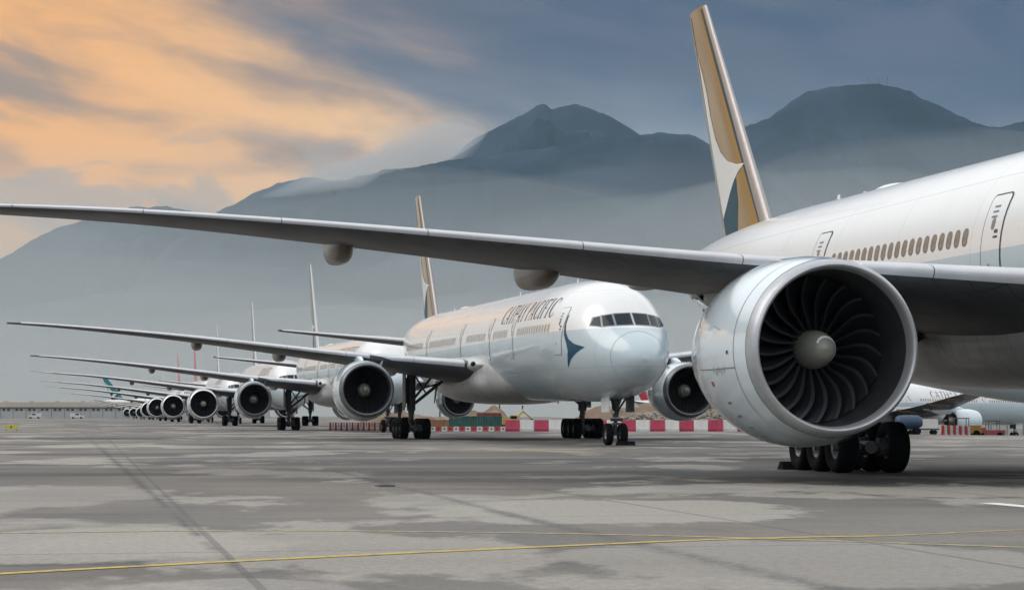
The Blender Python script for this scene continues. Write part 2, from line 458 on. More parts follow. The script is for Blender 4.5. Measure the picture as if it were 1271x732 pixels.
def engine(parent, side, big, lipm, detail, ex=26.3, ey=9.61, ez=2.92, swirl=True):
    """high-bypass engine: cowl, lip, duct, fan, spinner, exhaust"""
    k = 1. if big else .835
    c = (ex, side*ey, ez)
    L = 1. if big else .92
    O = [(.40, 1.918) if big else (.50, 1.92), (.62, 1.945), (.9, 1.985), (1.5, 2.05), (2.3, 2.09), (3.1, 2.07), (4.0, 1.97), (5.0, 1.78), (5.7, 1.60), (5.75, 1.55), (5.3, 1.54), (4.6, 1.5)]
    O = [(a*L, r*k) for a, r in O]
    cowl = MB().lathe(c, O, n=96)
    # flattened lower cowl with gearbox bulge
    def sag(v):
        dz = v[2]-ez
        w = max(0, -dz/(2*k))**2
        return (v[0], v[1], v[2]-(.06*w if v[0] > ex+.9 else 0))
    cw = cowl.build('engine_cowl', M['nacelle'], parent, sharp=40, tf=lambda v: sag(v))
    lip = [(.40, 1.912), (.28, 1.893), (.16, 1.868), (.07, 1.835), (.015, 1.795), (0, 1.768), (.015, 1.742), (.07, 1.712), (.18, 1.692), (.36, 1.682)] if big else [(.50, 1.915), (.35, 1.895), (.18, 1.85), (.07, 1.80), (.01, 1.745), (0, 1.71), (.02, 1.67), (.08, 1.63), (.2, 1.60), (.36, 1.585)]
    q0 = 1.68 if big else 1.583
    MB().lathe(c, [(a*L, r*k) for a, r in lip], n=96).build('inlet_lip', lipm, cw)
    MB().lathe(c, [(.36*L, q0*k), (.8*L, (q0*.6+.4*1.63)*k), (1.5*L, 1.635*k), (2.2*L, 1.64*k)], n=96).build('inlet_duct', M['duct'], cw)
    fx = 1.55*L
    MB().lathe((ex+fx+.62, side*ey, ez), [(0, .02), (.0, 1.63*k)], n=64).build('fan_disc', M['fan_dark'], cw)
    sr = .44*k if big else .40
    hl = .95 if big else .75
    pr = []
    for i in range(15):
        t = i/14
        r = sr*(t**.62) if not big else sr*sqrt(1-(1-t)**2)*.98+.0
        pr.append((fx-hl*(1-t)+.1, max(.004, r)))
    pr.append((fx+.65, sr*1.05))
    sp = MB().lathe(c, pr, n=40)
    sm = [M['spinner'], M['white']]
    if True:   # the painted spiral
        vs = []; fs = []; n = 26
        for i in range(n+1):
            a = 2*pi*(.55 if big else 1.05)*i/n+.6; t = .10+(.16 if big else .38)*i/n
            for dt in (0, .10*(.35+.65*sin(pi*i/n))):
                tt = min(1, t+dt)
                r = sr*(tt**.62) if not big else sr*sqrt(1-(1-tt)**2)*.98
                vs.append((ex+fx-hl*(1-tt)+.1-.007, side*ey+(r+.006)*cos(a), ez+(r+.006)*sin(a)))
        for i in range(n): fs.append([2*i, 2*i+1, 2*i+3, 2*i+2])
        sp.add(vs, fs, 1)
    sp.build('spinner', sm, cw, sharp=50)
    nb = 22 if big else 26
    def blade(phi, mb):
        R0, R1 = sr*.97, 1.612*k; rows = []
        for i in range(13):
            t = i/12; r = R0+(R1-R0)*t
            # swept leading edge, chord turning from axial at the root to near tangential at the tip
            st = radians(14+46*t**.9)
            ch = (.50+.17*sin(pi*min(1, t*1.05)))*k
            lean = -.15*sin(pi*t**.9)+.06*t**3 if big else -.10*sin(pi*t)
            ax = .02+.12*sin(pi*t)-.10*t if big else .05*sin(pi*t)
            th = (.034-.016*t)*k
            row = []
            for u, s in ((0, 0), (.15, 1), (.5, 1.3), (.85, .8), (1, 0), (.85, -.8), (.5, -1.3), (.15, -1)):
                du = ch*u; dax = du*cos(st); dtan = du*sin(st)
                cam = .06*ch*4*u*(1-u)
                dax += (-sin(st))*(s*th-cam); dtan += cos(st)*(s*th-cam)
                ang = phi+lean+dtan/max(r, .3)
                row.append((ex+fx-ax+dax, side*ey+r*cos(ang), ez+r*sin(ang)))
            rows.append(row)
        F0 = len(mb.f); mb.grid(rows)
        for q_ in range(F0, len(mb.f)-2):
            j = (q_-F0) % 8
            if j not in (0, 7): mb.m[q_] = 1
    if detail >= 2:
        for b in range(nb):
            mb = MB(); blade(2*pi*b/nb, mb); mb.build('fan_blade', [M['blade'], M['blade_dark']], cw, sharp=50)
    else:
        mb = MB()
        for b in range(nb): blade(2*pi*b/nb, mb)
        mb.build('fan', [M['duct'], M['blade_dark']], cw, sharp=50)
    # core and plug
    MB().lathe(c, [(4.0*L, 1.15*k), (5.2*L, 1.08*k), (6.4*L, .84*k), (6.9*L, .70*k), (6.9*L, .66*k), (6.3*L, .6*k)], n=48).build('core_nozzle', M['core'], cw)
    MB().lathe(c, [(6.0*L, .46*k), (6.9*L, .40*k), (7.6*L, .2*k), (8.0*L, .01)], n=32).build('exhaust_cone', M['core'], cw)
    # pylon
    rows = []
    zt = ez+2.0*k
    for x, z0, z1, w in ((ex+1.9, zt-.28, zt-.10, .06), (ex+2.6, zt-.35, zt+(-.04 if big else .16), .24), (ex+3.4, zt-.5, zt+(.10 if big else .36), .36), (ex+4.6, ez+1.3*k, min(zt+.36, 5.02), .42), (ex+7.5, ez+1.0*k, 4.82, .46), (ex+9.6, ez+1.35, 4.70, .36), (ex+11.2, ez+1.72, 4.66, .10)):
        rows.append([(x, side*ey+a*w, z) for a, z in ((-.5, z0+.12), (-.3, z0), (.3, z0), (.5, z0+.12), (.5, z1-.15), (.3, z1-.02), (0, z1), (-.3, z1-.02), (-.5, z1-.15))])
    MB().grid(rows).build('pylon', M['nacelle'] if not big else M['pylon'], parent, sharp=50)
    # strake
    a = radians(55)
    mb = MB()
    yo = side*ey-side*cos(a)*2.03*k; zo = ez+sin(a)*2.03*k
    mb.add([(ex+1.2*L, yo, zo), (ex+2.9*L, yo, zo), (ex+2.9*L, yo-side*.25, zo+.36), (ex+2.2*L, yo-side*.20, zo+.28)], [[0, 1, 2, 3]])
    mb.add([(ex+1.2*L, yo+.02, zo), (ex+2.9*L, yo+.02, zo), (ex+2.9*L, yo+.02-side*.25, zo+.36), (ex+2.2*L, yo+.02-side*.20, zo+.28)], [[3, 2, 1, 0]])
    mb.build('strake', M['nacelle'], cw)
    if detail >= 1:   # access-panel seams and latches on the outboard cowl
        sm_ = MB()
        for x in (1.0, 3.55):
            r = [q for q in O]
            rad = interp([(p, q) for p, q in O[:9]], x*L)[0]+.006
            rows = []
            for j in range(97):
                aa = 2*pi*j/96
                rows.append([sag((ex+x*L+d, side*ey+rad*cos(aa), ez+rad*sin(aa))) for d in (0, .022)])
            sm_.grid(rows, closed=False, caps=False)
        for aa in (radians(-12),):
            rows = []
            for i in range(20):
                x = 1.0+2.55*i/19; rad = interp([(p, q) for p, q in O[:9]], x*L)[0]+.006
                rows.append([sag((ex+x*L, side*ey+side*rad*cos(aa+d), ez+rad*sin(aa+d))) for d in (0, .010)])
            sm_.grid(rows, closed=False, caps=False)
        sm_.build('cowl_seam', M['winframe'], cw)
    if detail >= 2:   # latches, drains and stencils on the outboard cowl
        prof = [(p, q) for p, q in O[:9]]
        def mark(name, x, deg, w, h, m):
            rows = []
            for i in range(4):
                xx = x+w*i/3; rad = interp(prof, xx)[0]+.008; row = []
                for j in range(4):
                    aa = radians(deg)+h/2.0*(j/3)
                    row.append((ex+xx, side*ey+side*rad*cos(aa), ez+rad*sin(aa)))
                rows.append([sag(v) for v in row])
            MB().grid(rows, closed=False, caps=False).build(name, m, cw)
        for k_ in range(5): mark('cowl_stencil', 1.62+.17*k_, -14-(k_ % 2)*1.2, .05, .13, M['radome'])
        for k_ in range(3): mark('cowl_stencil', 1.9+.2*k_, 12+k_, .12, .03, M['radome'])
        for k_, dg in enumerate((-34, -44, -54, -64)): mark('cowl_latch', 2.0, dg, .22, .045, M['winframe'])
        mark('warning_placard', 2.62, -22, .16, .10, M['finred']); mark('drain_hole', 2.9, -70, .12, .06, M['line']); mark('warning_placard', 1.3, -3, .10, .07, M['line'])
    return cw

def wheel_mesh(r, w):
    mb = MB(); h = w/2
    prof = [(-h*.62, r*.46), (-h*.86, r*.58), (-h, r*.74), (-h*.96, r*.88), (-h*.8, r*.965), (-h*.55, r*.995), (0, r*1.0), (h*.55, r*.995), (h*.8, r*.965), (h*.96, r*.88), (h, r*.74), (h*.86, r*.58), (h*.62, r*.46)]
    for g in (-.32, 0, .32):
        pass
    mb.lathe((0, 0, 0), prof, axis='y', n=40)
    for s in (-1, 1):
        mb.lathe((0, 0, 0), [(s*h*.62, r*.47), (s*h*.70, r*.44), (s*h*.55, r*.38), (s*h*.30, r*.33), (s*h*.30, r*.20), (s*h*.75, r*.17), (s*h*.85, r*.10), (s*h*.85, .001)], axis='y', n=40, mi=1)
    return mb
def wheel(loc, r, w, parent):
    mb = wheel_mesh(r, w)
    return mb.build('wheel', [M['tyre'], M['rim']], parent, tf=lambda v: (v[0]+loc[0], v[1]+loc[1], v[2]+loc[2]), sharp=45)
def main_gear(parent, side, detail, R=.65):
    gx, gy = 37.1, side*5.49
    mb = MB()
    mb.tube((gx, gy, R+.05), (gx-.05, gy, 2.1), .17, .17, 16, 0)
    mb.tube((gx-.05, gy, 1.75), (gx-.15, gy, 4.5), .27, .29, 16, 0)
    mb.tube((gx-1.75, gy, R), (gx+1.75, gy, R), .17, .17, 12)
    for dx in (-1.47, 0, 1.47):
        mb.tube((gx+dx, gy-.95, R), (gx+dx, gy+.95, R), .10, .10, 12)
        for s in (-1, 1): mb.tube((gx+dx, gy+s*.28, R), (gx+dx, gy+s*.50, R), .24, .24, 16)
    mb.tube((gx-.1, gy+.22, 1.2), (gx-.9, gy+.1, R+.15), .05, .05, 8)
    mb.tube((gx+.15, gy, 1.9), (gx+.62, gy, 1.35), .06); mb.tube((gx+.62, gy, 1.35), (gx+.25, gy, .85), .06)
    for dy in (-.14, .14, .2): mb.tube((gx-.32, gy+dy, 1.5), (gx-.30, gy+dy*1.5, 3.6), .022, .022, 6)
    g = mb.build('main_gear', M['gear'], parent, sharp=40)
    for dx in (-1.47, 0, 1.47):
        for s in (-1, 1): wheel((gx+dx, gy+s*.69, R), R, .54, g)
    b = MB()
    b.tube((gx-.1, gy-side*.15, 2.15), (gx-.3, side*3.35, 3.75), .10, .10, 10)
    b.tube((gx-.2, gy-side*.9, 2.85), (gx-.3, gy-side*.2, 3.95), .055, .055, 8)
    b.tube((gx-.1, gy, 2.3), (gx-2.4, side*4.4, 4.0), .08, .08, 10)
    b.tube((gx-1.2, gy-side*.55, 3.12), (gx-.2, gy-side*1.6, 3.4), .05, .05, 8)
    b.build('drag_brace', M['gear'], g)
    d = MB()
    d.box((gx+.05, gy+side*.42, 3.0), (1.25, .05, 2.1)); d.box((gx+.05, gy+side*.36, 3.0), (.9, .08, 1.6))
    d.build('gear_door', M['gear'], g, smooth=False)
    e = MB()   # inner leg door, a triangle hanging at the wing root
    p = [(gx-.8, side*3.85, 3.55), (gx+.9, side*3.75, 3.60), (gx+.2, side*3.95, 2.20)]
    e.add(p+[(a, b_+side*.06, c) for a, b_, c in p], [[0, 1, 2], [5, 4, 3], [0, 3, 4, 1], [1, 4, 5, 2], [2, 5, 3, 0]])
    e.build('inner_gear_door', M['gear'], g, smooth=False)
    return g
def nose_gear(parent, R=.54):
    gx = 5.9; mb = MB()
    mb.tube((gx, 0, R-.02), (gx-.05, 0, 1.35), .095, .095, 14)
    mb.tube((gx-.05, 0, 1.25), (gx-.15, 0, 2.6), .15, .17, 14)
    mb.tube((gx, -.5, R), (gx, .5, R), .07, .07, 12)
    mb.tube((gx-.1, 0, 1.6), (gx-1.5, 0, 2.5), .065, .065, 8)
    for s in (-1, 1): mb.tube((gx-.1, s*.12, 1.7), (gx-.9, s*.45, 2.5), .05, .05, 8)
    mb.tube((gx-.25, -.3, 1.25), (gx-.25, .3, 1.25), .08, .08, 10)
    mb.box((gx-.22, 0, 1.05), (.18, .42, .12))
    mb.tube((gx+.15, 0, 1.2), (gx+.4, 0, .9), .04); mb.tube((gx+.4, 0, .9), (gx+.1, 0, .62), .04)
    g = mb.build('nose_gear', M['gear'], parent, sharp=40)
    for s in (-1, 1): wheel((gx, s*.36, R), R, .36, g)
    l = MB()
    for s in (-1, 1): l.lathe((gx-.3, s*.2, 1.62), [(0, .001), (0, .08), (.02, .10), (.12, .07), (.13, .001)], n=16)
    l.build('taxi_light', M['gear_light'], g)
    for s in (-1, 1):
        d = MB(); d.box((gx-.5, s*.62, 2.12), (1.6, .04, 1.0))
        d.build('nose_gear_door', M['placard'] if s > 0 else M['gear'], g, smooth=False)
    # torque collar
    MB().lathe((gx-.05, 0, 1.30), [(-.06, .10), (-.06, .19), (.06, .19), (.06, .10)], axis='z', n=20).build('steering_collar', M['gear_light'], g)
    return g

def cabin_windows(parent, m_frame, m_pane, spans, side=1, row=False, zc=5.97):
    allf = []
    for a, b in spans:
        x = a
        while x <= b+1e-6: allf.append(x); x += .533
    if row:
        polys = [rrect(x, zc, .28, .40, .13, 3) for x in allf]
        side_decal('window_row', polys, m_pane, parent, .006, side, cell=.5); return
    for i, x in enumerate(allf):
        o, inn = rrect(x, zc, .335, .47, .155, 4), rrect(x, zc, .255, .385, .125, 4)
        V1, F1 = poly_mesh(ring_quads(o, inn), 5); V2, F2 = poly_mesh([inn], 5)
        mb = MB()
        for V, Fs, off, mi in ((V1, F1, .012, 0), (V2, F2, .005, 1)):
            vs = []
            for xx, z in V:
                y = side_y(xx, z); nz = -(side_y(xx, z+.02)-side_y(xx, z-.02))/.04
                n = Vector((0, 1, nz)).normalized(); vs.append((xx, side*(y+n.y*off), z+n.z*off))
            mb.add(vs, Fs, mi)
        mb.build('cabin_window', [m_frame, m_pane], parent, tf=tilt, sharp=180)
def door(parent, x, side=1, w=1.12, zlo=4.62, zhi=6.92, seal=.09, sm='line'):
    cz = (zlo+zhi)/2; h = zhi-zlo
    o, i = rrect(x, cz, w+seal, h+seal, .17), rrect(x, cz, w, h, .14)
    d = side_decal('cabin_door', [rrect(x, cz, w, h, .14)], M['door'], parent, .018, side, cell=.2)
    side_decal('door_seal', ring_quads(o, i), M[sm], d, .014, side, cell=.2)
    wi = rrect(x, cz+.42, .20, .30, .09); side_decal('door_window', [wi], M['pane'], d, .026, side, cell=.3)
    side_decal('door_handle', [rrect(x-.25, cz+.22, .20, .09, .03), rrect(x-.25, cz+.08, .26, .05, .02)], M['line'], d, .028, side, cell=.3)
    side_decal('door_marking', [rrect(x+.05, cz+.86-k*.13, .34, .05, .02, 2) for k in range(3)]+[rrect(x+.1, cz-.62, .10, .10, .05, 3)], M['winframe'], d, .026, side, cell=.4)
    return d

# lettering drawn stroke by stroke: tall roman capitals, 1 unit high
def arc_band(cx, cz, rx, rz, a0, a1, t0, t1, n=14):
    """crescent band: thick in the middle of the sweep, thin at its ends"""
    out = []; inn = []
    for i in range(n+1):
        t = i/n; a = radians(a0+(a1-a0)*t); th = t0+(t1-t0)*sin(pi*t)
        out.append((cx+rx*cos(a), cz+rz*sin(a))); inn.append((cx+(rx-th)*cos(a), cz+(rz-th*.5)*sin(a)))
    return [[out[i], out[i+1], inn[i+1], inn[i]] for i in range(n)]
def seg(x0, z0, x1, z1, w):
    return [[(x0-w/2, z0), (x0+w/2, z0), (x1+w/2, z1), (x1-w/2, z1)]]
def bar(x0, x1, z, w): return [[(x0, z-w/2), (x1, z-w/2), (x1, z+w/2), (x0, z+w/2)]]
TK, TN = .10, .045
def ser(x, z, w=.2): return bar(x-w/2, x+w/2, z, .035)
GL = {
 'C': (.66, arc_band(.40, .5, .36, .51, 50, 310, .05, .14)+seg(.62, .72, .63, .93, .04)+seg(.63, .07, .62, .26, .03)),
 'A': (.66, seg(.06, 0, .33, 1, TN)+seg(.60, 0, .33, 1, TK)+bar(.17, .5, .30, TN)+ser(.07, .017)+ser(.6, .017, .24)),
 'T': (.60, seg(.30, 0, .30, 1, TK)+bar(.0, .60, .975, TN)+ser(.3, .017, .26)+seg(.02, .84, .02, .97, .03)+seg(.58, .84, .58, .97, .03)),
 'H': (.70, seg(.08, 0, .08, 1, TK)+seg(.62, 0, .62, 1, TK)+bar(.08, .62, .50, TN)+ser(.08, .017, .16)+ser(.62, .017, .16)+ser(.08, .983, .16)+ser(.62, .983, .16)),
 'Y': (.62, seg(.31, 0, .31, .46, TK)+seg(.31, .42, .06, 1, TK)+seg(.31, .42, .56, 1, TN)+ser(.31, .017, .26)+ser(.06, .983, .22)+ser(.56, .983, .2)),
 'P': (.56, seg(.10, 0, .10, 1, TK)+arc_band(.20, .73, .32, .27, 90, -90, .05, .12)+bar(.08, .22, .978, .05)+bar(.08, .22, .475, .05)+ser(.1, .017, .26)),
 'I': (.26, seg(.12, 0, .12, 1, TK)+ser(.12, .017, .26)+ser(.12, .983, .26)),
 'F': (.54, seg(.10, 0, .10, 1, TK)+bar(.1, .52, .97, .055)+bar(.1, .42, .53, TN)+seg(.51, .80, .51, .97, .03)+ser(.1, .017, .26)),
 ' ': (.34, []),
}
def lettering(text, x_right, x_left, z0, h, slant=.0):
    """starboard side reads towards the nose, so x falls along the word"""
    W = sum(GL[c][0]+.19 for c in text)-.19; k = (x_left-x_right)/W; out = []; x = 0
    for c in text:
        w, polys = GL[c]
        for p in polys: out.append([(x_left-(x+a+slant*b)*k, z0+b*h) for a, b in p][::-1])
        x += w+.19
    return out

def aeroplane(label, cat='airliner', group='white airliners parked nose to tail', detail=1, big=False, lip=None, raked=False, fin=None, loc=(0,0,0), rz=None, emblem=True, titles=True, scale=1., title_x=0., title_z=6.52):
    root = empty('aeroplane', loc, (pi/2+T) if rz is None else rz, label, cat, group)
    fus = fuselage(root, M['body'])
    belly(root)
    tab = RAKED if raked else WING
    for s in (1, -1): wing(root, s, tab); root_fillet(root, s)
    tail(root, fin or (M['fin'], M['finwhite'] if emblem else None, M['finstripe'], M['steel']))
    for s in (1, -1):
        engine(root, s, big, lip or M['lip_dark'], detail if s == 1 else min(detail, 1))
        main_gear(root, s, detail, .66 if big else .635)
    nose_gear(root)
    # flight deck glazing
    panes = {1: [[(.07, 5.98), (.80, 5.95), (.80, 6.48), (.07, 6.52)], [(.90, 5.95), (1.36, 5.90), (1.30, 6.40), (.90, 6.46)], [(1.44, 5.89), (1.80, 5.98), (1.62, 6.32), (1.38, 6.38)]]}
    for s in (1, -1):
        for p in panes[1]:
            for nm, m, off, g in (('cockpit_window', M['glass'], .016, 0), ('window_frame', M['winframe'], .010, .045)):
                cx = sum(a for a, b in p)/4; cz = sum(b for a, b in p)/4
                q = [(a+(g if a > cx else -g), b+(g if b > cz else -g)) for a, b in p]
                V, Fs = poly_mesh([q], .12); vs = []
                for y, z in V:
                    x = nose_x(y, z); e = .03
                    n = Vector((-1, -(nose_x(y-e, z)-nose_x(y+e, z))/(2*e), -(nose_x(y, z-e)-nose_x(y, z+e))/(2*e))).normalized()
                    if n.z < 0: n.z = -n.z
                    n = Vector((-1, (nose_x(y+e, z)-nose_x(y-e, z))/(2*e), (nose_x(y, z+e)-nose_x(y, z-e))/(2*e))).normalized()
                    vs.append((x+n.x*off, s*(y+n.y*off), z+n.z*off))
                o = MB().add(vs, Fs).build(nm, m, root if g == 0 else last_glass if False else root, tf=tilt, sharp=180)
                if nm == 'cockpit_window': glass = o
                else: o.parent = glass
    # radome joint
    rows = []
    for j in range(73):
        a = 2*pi*j/72; r = []
        for x in (1.44, 1.47):
            top, bot, hw, zc = interp(FUS, x)
            h = (top-zc) if cos(a) > 0 else (zc-bot)
            r.append((x-.004, (hw+.006)*sin(a), zc+(h+.006)*cos(a)))
        rows.append(r)
    MB().grid(rows, closed=False, caps=False).build('radome_joint', M['radome'], root, tf=tilt, sharp=180)
    spans = [(8.3, 15.6), (18.3, 22.5), (24.9, 31.0), (35.06, 45.2), (48.4, 57.0)]
    if detail >= 1:
        cabin_windows(root, M['winframe'] if detail >= 2 else M['seal2'], M['pane'] if detail >= 2 else M['pane2'], spans)
        cabin_windows(root, M['winframe'], M['pane'], spans, -1, True)
        for x in (6.7, 16.9, 23.7, 33.35, 46.7):
            door(root, x, seal=.09 if detail >= 2 else .06, sm='line' if detail >= 2 else 'seal')
        for x in (6.7, 16.9, 23.7, 33.35, 46.7):
            d = side_decal('cabin_door', [rrect(x, 5.77, 1.12, 2.3, .14)], M['door'], root, .018, -1, cell=.3)
    else:
        cabin_windows(root, M['winframe'], M['pane'], spans, 1, True)
    if titles:
        side_decal('airline_title', lettering('CATHAY', 14.75+title_x, 20.9+title_x, title_z, .98), M['title'], root, .014, 1, cell=.18)
        side_decal('airline_title', lettering('PACIFIC', 8.3+title_x, 14.1+title_x, title_z, .98), M['title'], root, .014, 1, cell=.18)
    if detail >= 1:
        # brush-stroke emblem behind the flight deck
        pts = [(5.93, 6.60), (5.90, 6.1), (5.72, 5.72), (5.3, 5.36), (4.6, 5.10), (3.55, 4.93), (4.35, 4.68), (5.1, 4.38), (5.75, 3.98), (5.45, 4.50), (5.32, 4.80), (5.50, 5.15), (5.85, 5.55), (6.02, 6.0), (6.04, 6.45)]
        side_decal('nose_emblem', [pts], M['teal'], root, .014, 1, cell=.15)
    for x, h in ((14., .28), (29.5, .30), (50.6, .16), (53.1, .27)):
        a = MB(); a.grid([[(x+dx*k_, w*k_, 8.48+hh) for dx, w in ((0, 0), (.18, .03), (.42, 0), (.18, -.03))] for k_, hh in ((1, 0), (.55, h))])
        a.build('antenna', M['white'], root, tf=tilt, smooth=False)
    if detail >= 1:
        MB().lathe((29., 0, 2.02), [(-.24, .02), (0, .05)], axis='z', n=8).build('drain_mast', M['gear'], root)
        r = []
        for i in range(13):
            t = i/12; x = 46.4+3.2*t; e = max(.02, sin(pi*t))**.6
            r.append([(x, .50*e*cos(pi*j/10), 8.44+.20*e*sin(pi*j/10)) for j in range(11)])
        MB().grid(r, closed=False, caps=False).build('satcom_dome', M['body'], root, tf=tilt)
        # landing light in the wing root
        MB().lathe((25.35, 3.62, 4.42), [(-.10, .001), (-.09, .12), (.1, .15)], n=20).build('landing_light', M['glass'], root, tf=tilt)
    root.scale = (scale,)*3
    return root

dirv = Vector((-sin(T), cos(T)))
def row_pos(D, L=0):                          # D metres aft of the second airliner's nose, L metres to its starboard
    p = Vector((6.20, 101.52))+dirv*D+Vector((-cos(T), -sin(T)))*L
    return (p.x, p.y, 0)

near = aeroplane('nearest white airliner with huge curved-blade engine, cut off by the right edge of the photo', detail=2, big=True, lip=M['lip'], raked=True, loc=(21.40, 22.52, 0))
second = aeroplane('white airliner whose whole nose, cockpit and dark lettering show, second in the row', detail=1, big=False, lip=M['lip_dark'], loc=(6.20, 101.52, 0))
third = copy_tree(second)
for ch in third.children:
    if ch.name.startswith('tail_fin'):
        ch.data = ch.data.copy(); ch.data.materials[0] = M['fin_teal']
        for g in ch.children:
            if g.name.startswith('fin_leading'): g.data = g.data.copy(); g.data.materials[0] = M['fin_pale']; third.location = row_pos(79, .4)
third['label'] = 'third airliner in the row, its engine just left of the second airliner engine'
far = aeroplane('fourth airliner in the row with a shiny silver ring round its engine', detail=0, big=True, lip=M['lip_bright'], raked=True, loc=row_pos(165, .5), fin=(M['fin_teal'], M['finwhite'], M['finstripe'], M['fin_pale']))
FARS = [(250, 1.2, 1, 0, 'fifth airliner in the row, its round engine directly left of the shiny-ringed engine'),
        (327, 1.2, 1, 1, 'sixth airliner in the row, red-finned, its engine partly hidden by the fifth one'),
        (404, 1.4, .92, 1, 'seventh airliner in the row, red-finned, behind the sixth engine'),
        (520, 2.3, .75, 0, 'eighth airliner, rightmost of the three small engines at the row end'),
        (600, 2.3, .75, 0, 'ninth airliner, middle of the three small engines at the row end'),
        (680, 3.0, .75, 0, 'tenth airliner, leftmost of the three small engines at the row end')]
for D, L, sc_, red, lb in FARS:
    o = copy_tree(far); o.location = row_pos(D, L); o.rotation_euler.z += .008*sin(D*1.7); o['label'] = lb; o.scale = (sc_,)*3
    if red:
        for ch in o.children:
            if ch.name.startswith('tail_fin'):
                ch.data = ch.data.copy(); ch.data.materials[0] = M['finred']; ch['label'] = 'red tail fin'
                for g in ch.children: g.data = g.data.copy(); g.data.materials[0] = M['finred']

# other aircraft, standing side-on
def fin_set(c): return (c, None, M['finstripe'], M['steel'])
side_near = copy_tree(second); side_near.location = (95.6, 183, -.5); side_near.rotation_euler = (0, 0, pi)
side_near['label'] = 'pale grey-green airliner whose upswept rear belly shows under the nearest airliner'
side_far = aeroplane('white airliner with dark lettering turned away, seen under the nearest airliner beyond the big tyres', detail=1, big=False, lip=M['nacelle'], loc=(67.0, 278.4, -1.55), rz=pi+.65, title_x=7.5, title_z=6.33, scale=.80)
side_teal = copy_tree(far); side_teal.rotation_euler = (0, 0, pi-.35); side_teal.scale = (.9,)*3
side_teal.location = (-103, 848, 0)
side_teal['label'] = 'distant airliner with broad teal and white tail fin, behind the far wingtips'
side_red = aeroplane('distant airliner with a bright red tail fin, mostly hidden behind the second airliner nose', detail=0, big=False, emblem=False, titles=False, fin=fin_set(M['finred']), loc=(-10, 900, 0), rz=-.12, scale=.88, group='airliners parked away from the row')
for ch in side_teal.children:
    if ch.name.startswith('tail_fin'): ch.data = ch.data.copy(); ch.data.materials[0] = mat('bright_teal_fin', (.01, .20, .23), .3)
for o in (side_near, side_far, side_teal): o['group'] = 'airliners parked away from the row'
#REST
side_teal.scale = (1,)*3; side_teal.rotation_euler = (0, 0, pi-.2); side_teal.location = (-118, 992, 0)
side_red.location = (112, 900, 0); side_red.rotation_euler = (0, 0, pi-.05)

